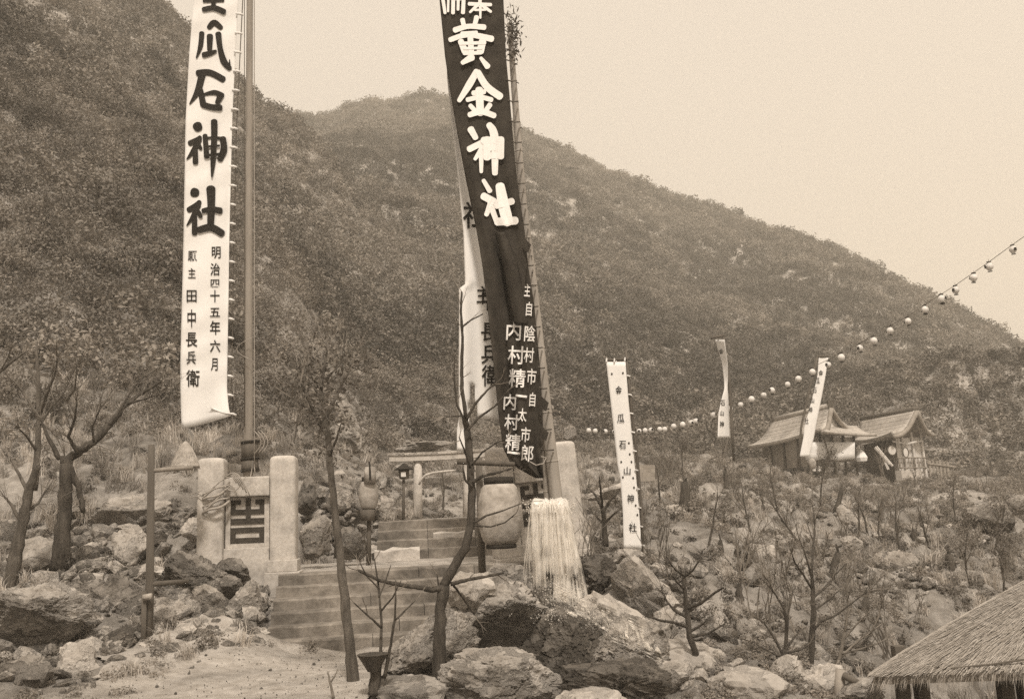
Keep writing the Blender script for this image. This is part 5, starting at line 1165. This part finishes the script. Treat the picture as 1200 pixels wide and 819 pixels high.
# ------------------------------------------------------------------ trees drawn from the photograph
def traced(name,label,base,D,trunk,limbs,mt='bark',cat='tree',group=None,twigs=0,seed=1,spread=.0,tw_len=.35,crown=None):
    """trunk: (points, widths); limbs: list of (points, widths). Points are photograph points, widths in photograph pixels."""
    g = np.random.default_rng(seed); k = mpp(D); b = thing(name,label,cat,at(*base,D),group)
    def path(pts,ws,dz):
        P_ = [at(p[0],p[1],D+dz*i/max(1,len(pts)-1)+float(g.normal())*.01) for i,p in enumerate(pts)]
        out = []; rr = []
        W_ = ws if hasattr(ws,'__len__') else [ws,ws*.45]
        W_ = np.interp(np.linspace(0,1,len(P_)),np.linspace(0,1,len(W_)),W_)
        for i in range(len(P_)-1):
            for t in np.linspace(0,1,5,endpoint=False): out.append(P_[i].lerp(P_[i+1],t)+Vector(g.normal(size=3))*W_[i]*k*.045); rr.append((W_[i]*(1-t)+W_[i+1]*t)*k/2*(1+.06*float(g.normal())))
        out.append(P_[-1]); rr.append(W_[-1]*k/2); return out,rr
    MB_t = MB(); p,r_ = path(trunk[0],trunk[1],0); MB_t.tube(p,r_,12).build('trunk',M[mt],b,True)
    tips = [(p[-1],(p[-1]-p[-4]).normalized())]; along = []
    for pts,ws in limbs:
        p,r_ = path(pts,ws,float(g.uniform(-spread,spread))); MB().tube(p,r_,7).build('branch',M[mt],b,True)
        tips.append((p[-1],(p[-1]-p[-3]).normalized())); along += [(p[i],(p[i]-p[i-1]).normalized()) for i in range(3,len(p),2)]
    if twigs:
        mb = MB()
        for i in range(twigs):
            q,d = along[int(g.integers(0,len(along)))] if (g.random()<.75 and along) else tips[int(g.integers(0,len(tips)))]
            grow(g,[mb],q,d+Vector(g.normal(size=3))*.55,tw_len*g.uniform(.5,1.2),.006,2,3,.14,.05,(1,3),4,None,.6,(4,3,3,3))
        o = mb.build('twigs',M['twig'],b); o['kind'] = 'stuff'
    if crown:
        n,R_,lf,mtl = crown; C = []
        ends = [t_[0] for t_ in tips]+[a[0] for a in along]
        for i in range(n):
            q = ends[int(g.integers(0,len(ends)))]; C.append(np.array(q)+unit(g.normal(size=(1,3)))[0]*R_*g.uniform(.1,1)**.6)
        C = np.array(C)-np.array(b.location); Nn = unit(g.normal(size=(n,3))+np.array([0,0,.5])); T = unit(np.cross(Nn,g.normal(size=(n,3))))
        place('crown',quads_mesh('crown',C,Nn,T,g.uniform(.7,1.3,n)*lf,g.uniform(.3,.5,n)*lf,M[mtl]),b)
    return b
# slender leafy tree left of the steps
traced('slender_tree','slender leaning tree with a thin leafy crown in front of the stone steps',(415,812),9.6,([(416,816),(411,765),(404,700),(396,630),(389,565),(384,510),(379,480)],[15,12,10.5,9,8,7,6]),
 [([(384,512),(372,492),(362,470),(352,448)],[5,2]),([(379,480),(376,455),(380,430),(384,408)],[6,2]),([(381,490),(392,470),(402,448),(412,430)],[5,2]),([(386,535),(394,515),(400,495)],[4,1.5]),([(377,470),(366,450),(360,425)],[4,1.5]),([(383,500),(360,478),(342,466)],[3.5,1.2]),([(380,445),(396,430),(405,412)],[3,1]),([(378,455),(350,430),(335,420)],[3,1])],'bark',twigs=40,seed=3,spread=.5,tw_len=.4,crown=(1150,.42,.032,'leaf'))
# forked bare tree in the middle
traced('forked_tree','bare forked tree standing in front of the big lantern, limbs crossing the banners',(514,822),9.3,([(513,830),(515,765),(516,715),(520,686)],[17,15,13.5,13.5]),
 [([(520,688),(505,691),(490,688),(468,685),(445,680),(420,668)],[8,5,3]),([(519,688),(532,664),(545,642),(552,612),(553,575),(551,540),(548,510),(545,487)],[11,9.5,9,8]),([(528,684),(548,679),(570,675),(590,671)],[5,2.5]),
  ([(546,490),(541,455),(541,425),(542,395),(540,365),(541,342)],[5,2.5]),([(546,492),(556,474),(570,458),(587,444)],[4,2]),([(548,504),(560,490),(580,476),(598,455)],[3.5,1.8]),([(543,490),(535,474),(532,440),(533,415)],[3,1.2]),([(542,383),(552,375),(566,368)],[2.5,1.5]),([(542,487),(530,488),(520,488)],[2,1]),
  ([(551,548),(545,530),(538,512)],[3,1.3]),([(553,570),(545,562),(543,550)],[4,2]),([(554,565),(565,558),(585,553),(604,548)],[4.5,2]),([(553,545),(565,530),(580,520),(596,512)],[2.5,1]),([(556,612),(570,604),(590,598),(610,590)],[3,1.2]),([(556,616),(575,617),(592,612),(604,602)],[2.5,1]),
  ([(516,700),(514,686),(512,672)],[3,1.5]),([(523,676),(535,690),(545,704),(556,720)],[3,1.8])],'bark_dark',twigs=46,seed=5,spread=.35,tw_len=.22)
# bushy bare stump with stems
t_ = traced('bare_shrub','bare many stemmed shrub growing from a flat topped dark stump by the path',(440,805),8.9,([(438,815),(440,785),(437,768)],[14,12,20]),
 [([(444,792),(446,765),(447,730),(444,690),(439,655)],[5,1.5]),([(450,795),(458,755),(463,720),(464,680)],[4.5,1.5]),([(447,735),(430,720),(415,706)],[3,1]),([(447,715),(460,700),(470,680)],[2.5,1]),([(462,728),(478,712),(490,700)],[2.5,1]),([(445,690),(430,675),(422,660)],[2,1]),([(444,700),(452,680),(458,662)],[2,1])],'bark_dark','shrub',twigs=10,seed=6,spread=.3,tw_len=.2)
MB().lathe([(.02,-.13),(.05,-.12),(.11,-.02),(.145,.03),(.10,.035)],11,at(437,770,8.85)).build('stump_head',M['bark_dark'],t_)
traced('bare_shrub','single thin twig standing left of the flat topped stump',(390,812),8.8,([(391,818),(387,800),(384,786)],[3.5,2.5,1.5]),[([(387,800),(392,792),(396,784)],[2,1])],'twig','shrub',seed=61)
# small pines and bare shrubs on the right
def pine(label,base,D,trunk,limbs,seed,group='young pines on the right slope'):
    b = traced('young_pine',label,base,D,trunk,limbs,'bark_dark','pine',group,twigs=14,seed=seed,spread=.5,tw_len=.28)
    g = np.random.default_rng(seed+50); k = mpp(D); ends = [at(p[-1][0],p[-1][1],D) for p,w_ in limbs]+[at(trunk[0][-1][0],trunk[0][-1][1],D)]
    n = 420; V = []; F = []
    for i in range(n):
        e = ends[int(g.integers(0,len(ends)))]+Vector(g.normal(size=3))*.035; d = Vector(g.normal(size=3)); d = (d+Vector((0,0,.9))).normalized()*g.uniform(.06,.13); s_ = d.cross(Vector(g.normal(size=3))).normalized()*.0035
        j = len(V); V += [tuple(e-s_-b.location),tuple(e+s_-b.location),tuple(e+d-b.location)]; F.append((j,j+1,j+2))
    m = bpy.data.meshes.new('needles'); m.from_pydata(V,[],F); m.materials.append(M['needle']); place('needles',m,b); return b
pine('young pine with upswept bare limbs and tufted tips in front of the pale rocks',(820,796),10,([(822,800),(816,768),(808,745),(805,715),(802,690),(801,672)],[9,7.5,6.5,5.5,4.5,3.5]),
 [([(807,735),(790,729),(775,727),(760,722)],[4,2]),([(808,740),(820,733),(828,727)],[3.5,2]),([(810,746),(830,742),(850,730)],[3.5,1.5]),([(806,713),(822,706),(838,694),(848,688)],[4,2]),([(803,722),(790,715),(782,705),(776,694)],[3.5,1.5]),([(802,690),(793,682),(788,674)],[3,1.5]),([(802,676),(812,668),(820,655)],[3,1.5]),([(801,674),(792,668),(784,658)],[3,1.5]),([(805,718),(815,712),(822,700)],[2.5,1.2])],21)
traced('bare_shrub','bare shrub with fanned dark stems at the bottom edge right of the pine',(918,792),10.2,([(915,800),(918,780),(920,760)],[12,9,6]),
 [([(920,765),(922,735),(920,715),(908,695),(895,680)],[4.5,1.3]),([(919,770),(908,748),(896,730),(885,722)],[3.5,1.2]),([(921,760),(932,745),(942,736)],[3.5,1.2]),([(922,740),(924,715),(930,690)],[3,1]),([(920,772),(905,765),(892,758),(882,752)],[3,1]),([(922,765),(940,760),(955,750)],[3,1]),([(908,696),(900,680),(893,672)],[2,1])],'bark_dark','shrub',twigs=60,seed=23,spread=.5,tw_len=.3)
traced('bare_tree','tall bare sapling rising behind the fanned shrub at the bottom edge',(949,792),11,([(948,800),(951,760),(953,720),(953,690),(951,668)],[8,7,6,4.5,3.5]),
 [([(952,690),(942,674),(932,660),(928,648)],[3,1.2]),([(953,700),(965,690),(980,672),(992,660)],[3,1.2]),([(953,715),(968,705),(985,690)],[3,1]),([(951,668),(953,640),(955,615),(952,590)],[3,1]),([(952,680),(944,650),(936,630)],[2.5,1]),([(952,740),(962,728),(980,720),(1000,705),(1020,690)],[3,1.2])],'bark_dark','tree',twigs=80,seed=24,spread=.6,tw_len=.34)
traced('bare_tree','low bare tree with long limbs reaching right, left of the thatched roof',(985,790),11.3,([(975,800),(984,770),(990,740)],[6,4.5,3.5]),
 [([(985,770),(1000,755),(1018,742),(1034,730)],[3,1.2]),([(986,765),(1002,762),(1025,755),(1040,748)],[3,1.2]),([(990,742),(994,715),(992,690),(994,668)],[3,1.2]),([(988,750),(1005,730),(1020,715)],[2.5,1]),([(1020,742),(1030,722),(1035,700)],[2,1])],'twig','tree',twigs=30,seed=25,spread=.5,tw_len=.3)
traced('bare_shrub','bare forked shrub on the right slope beside the pale leaning slab',(872,706),14,([(876,715),(872,690),(868,672)],[5,4,3]),[([(870,680),(860,665),(852,655)],[2.5,1]),([(868,672),(874,655),(878,640)],[2.5,1]),([(873,700),(884,685),(890,672)],[2.5,1])],'bark_dark','shrub',twigs=16,seed=26,spread=.4,tw_len=.4)
traced('bare_tree','bare bush tree right of the granite gate pillar behind the narrow banner',(708,638),15.3,([(710,640),(708,610),(706,595)],[7,6,5]),[([(706,597),(698,580),(690,572)],[4,1.5]),([(707,600),(716,585),(726,575)],[4,1.5]),([(706,594),(704,575),(702,558)],[3.5,1.2]),([(709,612),(722,600),(733,592)],[3,1]),([(708,615),(697,603),(688,597)],[3,1])],'bark_dark','tree',twigs=34,seed=27,spread=.5,tw_len=.4)
# left side
t_ = traced('old_tree','old broken tree with a thick dark stump and one long bare limb at the left',(74,640),13.2,([(70,668),(74,620),(77,580),(78,545),(76,535)],[23,17,15,14,10]),
 [([(76,540),(92,530),(110,518),(128,498),(146,476),(164,462),(190,446)],[11,8,3]),([(128,498),(142,478),(158,452),(170,440)],[4,1.3]),([(92,531),(80,512),(88,490),(90,470)],[5,1.5]),([(70,538),(55,510),(48,490)],[6,2]),([(110,518),(108,500),(118,478)],[3,1.2]),([(150,473),(168,468),(186,462)],[3,1]),([(95,528),(112,512),(130,506)],[3,1]),([(80,545),(92,570),(98,600)],[9,6])],'bark_dark','tree',twigs=110,seed=31,spread=.7,tw_len=.45)
traced('bare_tree','thin bare tree with upright forked twigs left of the old stump',(40,560),14.2,([(40,575),(44,530),(46,490),(45,450),(43,400)],[9,7,6,4.5,2.5]),
 [([(46,490),(34,470),(22,452),(10,442)],[4,1.3]),([(46,485),(56,460),(64,440),(68,418)],[4,1.3]),([(45,455),(34,430),(26,412)],[3,1]),([(46,500),(58,480),(74,462),(82,445)],[3.5,1]),([(44,530),(30,510),(20,500)],[3.5,1]),([(47,495),(62,505),(70,520)],[3,1]),([(78,470),(88,455),(90,430)],[3,1])],'bark','tree',twigs=120,seed=32,spread=.7,tw_len=.5)
traced('leaning_tree','pale leaning trunk at the left edge beside the large boulder',(12,690),12.8,([(8,700),(18,655),(26,615),(34,575),(44,545)],[17,14,12,10,8]),[([(26,615),(14,592),(4,580)],[5,2]),([(34,578),(22,555),(12,535)],[5,2]),([(30,600),(44,590),(56,572)],[4,1.5])],'bark','tree',twigs=22,seed=33,spread=.5,tw_len=.4)
traced('leaning_tree','bare branch reaching in from the left edge above the grass',(0,450),13,([(-40,470),(-10,445),(8,428),(30,412)],[6,5,4,2]),[([(2,432),(10,418),(14,405)],[2,1])],'bark','tree',twigs=8,seed=34,spread=.4,tw_len=.3)
# ------------------------------------------------------------------ saplings, trees and stumps standing on the right slope
def ground_D(px,py): return hit(px,py,9,90).y
STUMP = [(802,594,12,34,'dark slanting dead trunk on the slope above the small pine',6),(851,570,6,22,'short dark dead trunk near the foot of the twisted banner',2),(846,648,6,22,'thin double stump left of the pale leaning slab',-3),(863,650,8,14,'squat dark stump close by the pale leaning slab',8),(857,748,8,18,'small dark stump leaning among the grass right of the pine',14),(867,706,9,26,'dark burnt stump in the grass below the slab',4),
 (974,676,9,34,'dark leaning dead trunk left of the earth bank',16),(979,598,6,30,'slanting dead trunk below the front shrine hall',20),(1112,668,11,24,'upright grey stump on the slope above the thatched roof',5),(1118,674,6,12,'little stump leaning on the grey stump',10),(1072,634,6,16,'dark stump in the middle of the right slope',-2),(1011,713,9,20,'dark stump under the earth bank among pale stones',18),(895,605,5,18,'small dead trunk below the pale sheet of the front hall',0),(893,588,5,16,'small dead trunk nearest the leaning banner foot',3)]
for i,(px,py,w_,h_,lb,tl) in enumerate(STUMP):
    p = hit(px,py,9,90); D = p.y; k = mpp(D); g = random.Random(i); s_ = thing('tree_stump',lb,'stump',p)
    dx = math.tan(R(tl)); pts_ = [(dx*h_*k*t+g.gauss(0,.01),0,h_*k*t-.1) for t in (0,.25,.5,.75,1)]
    mb = MB().tube(pts_,[w_*k/2*q for q in (1.3,1.05,.95,.9,.7)],9); mb.build('trunk',M['bark_dark'],s_,True,True)
    mb = MB()
    for j in range(4):
        a = g.uniform(0,6.28); q = Vector(pts_[-1]); mb.tube([q,q+Vector((math.cos(a)*w_*k*.25,math.sin(a)*w_*k*.25,g.uniform(.05,.16)))],[w_*k*.16,.004],5)
    mb.build('splinters',M['bark_dark'],s_,False,True)
SAP = [(1058,661,9,80,'slim crooked bare sapling rising from the earth bank',0,81),(828,640,7,70,'bare sapling pair above the pine',0,82),(880,622,7,62,'bare sapling behind the pale leaning slab',0,83),(940,640,8,70,'bare sapling below the front shrine hall, left of the leaning dead trunk',0,84),(1006,626,7,44,'first bare stem of the thicket on the earth bank',0,85),(1018,628,7,46,'second bare stem of the thicket on the earth bank',0,86),(1030,632,7,48,'third bare stem of the thicket on the earth bank',0,87),
 (1137,684,8,66,'bushy leafy sapling right of the grey stump',1,88),(1177,700,8,60,'round leafy little tree beside the thatched roof edge',1,89),(845,545,5,40,'leafy sapling at the foot of the twisted banner',1,90),(912,600,6,60,'bare sapling in the middle of the slope below the leaning banner',0,91),(1090,640,7,56,'bare sapling left of the grey stump',0,92),(960,590,6,50,'leafy shrub tree before the front shrine hall',1,93),(1120,612,6,52,'leafy sapling below the picket fence',1,94),(1165,650,7,60,'leafy sapling by the dark bank at the right edge',1,95),
 (775,590,6,52,'bare sapling just right of the narrow banner',0,96),(742,560,5,36,'bare sapling behind the narrow banner',0,97),(800,560,5,42,'leafy sapling left of the twisted banner',1,98),(345,520,6,70,'bare sapling behind the left gate pillar',0,99),(520,600,6,60,'thin bare sapling under the torii lintel',0,100),(610,520,5,50,'leafy sapling hidden behind the dark banner foot',1,101)]
for px,py,w_,h_,lb,lf,sd_ in SAP:
    p = hit(px,py,9,90); k = mpp(p.y); g = np.random.default_rng(sd_); s_ = thing('sapling',lb,'sapling',p); hh = h_*k; tips = []
    m0,m1 = MB(),MB()
    grow(g,[m0,m1,m1,m1],(0,0,-.1),(g.normal()*.12,g.normal()*.12,1),hh,w_*k*.22,0,3,.10,.05,(5,8),7,tips,.55,(6,4,3,3))
    m0.build('trunk',M['bark_dark'],s_,True,True); m1.build('branches',M['twig'],s_,False,True)
    if lf:
        n = 700; e = np.array([t_[:] for t_ in tips]); C = e[g.integers(0,len(e),n)]+g.normal(size=(n,3))*hh*.07; Nn = unit(g.normal(size=(n,3))+np.array([0,0,.4])); T = unit(np.cross(Nn,g.normal(size=(n,3))))
        place('crown',quads_mesh('crown',C,Nn,T,g.uniform(.6,1.2,n)*hh*.026,g.uniform(.3,.5,n)*hh*.026,M['leaf']),s_)

# ------------------------------------------------------------------ air
HZ = 0.0018
if HZ:
    m = bpy.data.materials.new('haze'); m.use_nodes = True; n = m.node_tree; n.nodes.clear()
    pv = n.nodes.new('ShaderNodeVolumePrincipled'); pv.inputs['Density'].default_value = HZ; pv.inputs['Color'].default_value = (.97,.92,.82,1)
    pv.inputs['Anisotropy'].default_value = .0
    out = n.nodes.new('ShaderNodeOutputMaterial'); n.links.new(pv.outputs[0],out.inputs['Volume'])
    o = MB().box(-700,700,-700,700,-40,175).build('haze',m); o['kind'] = 'stuff'; o['label'] = 'pale summer haze over the valley and the mountain'
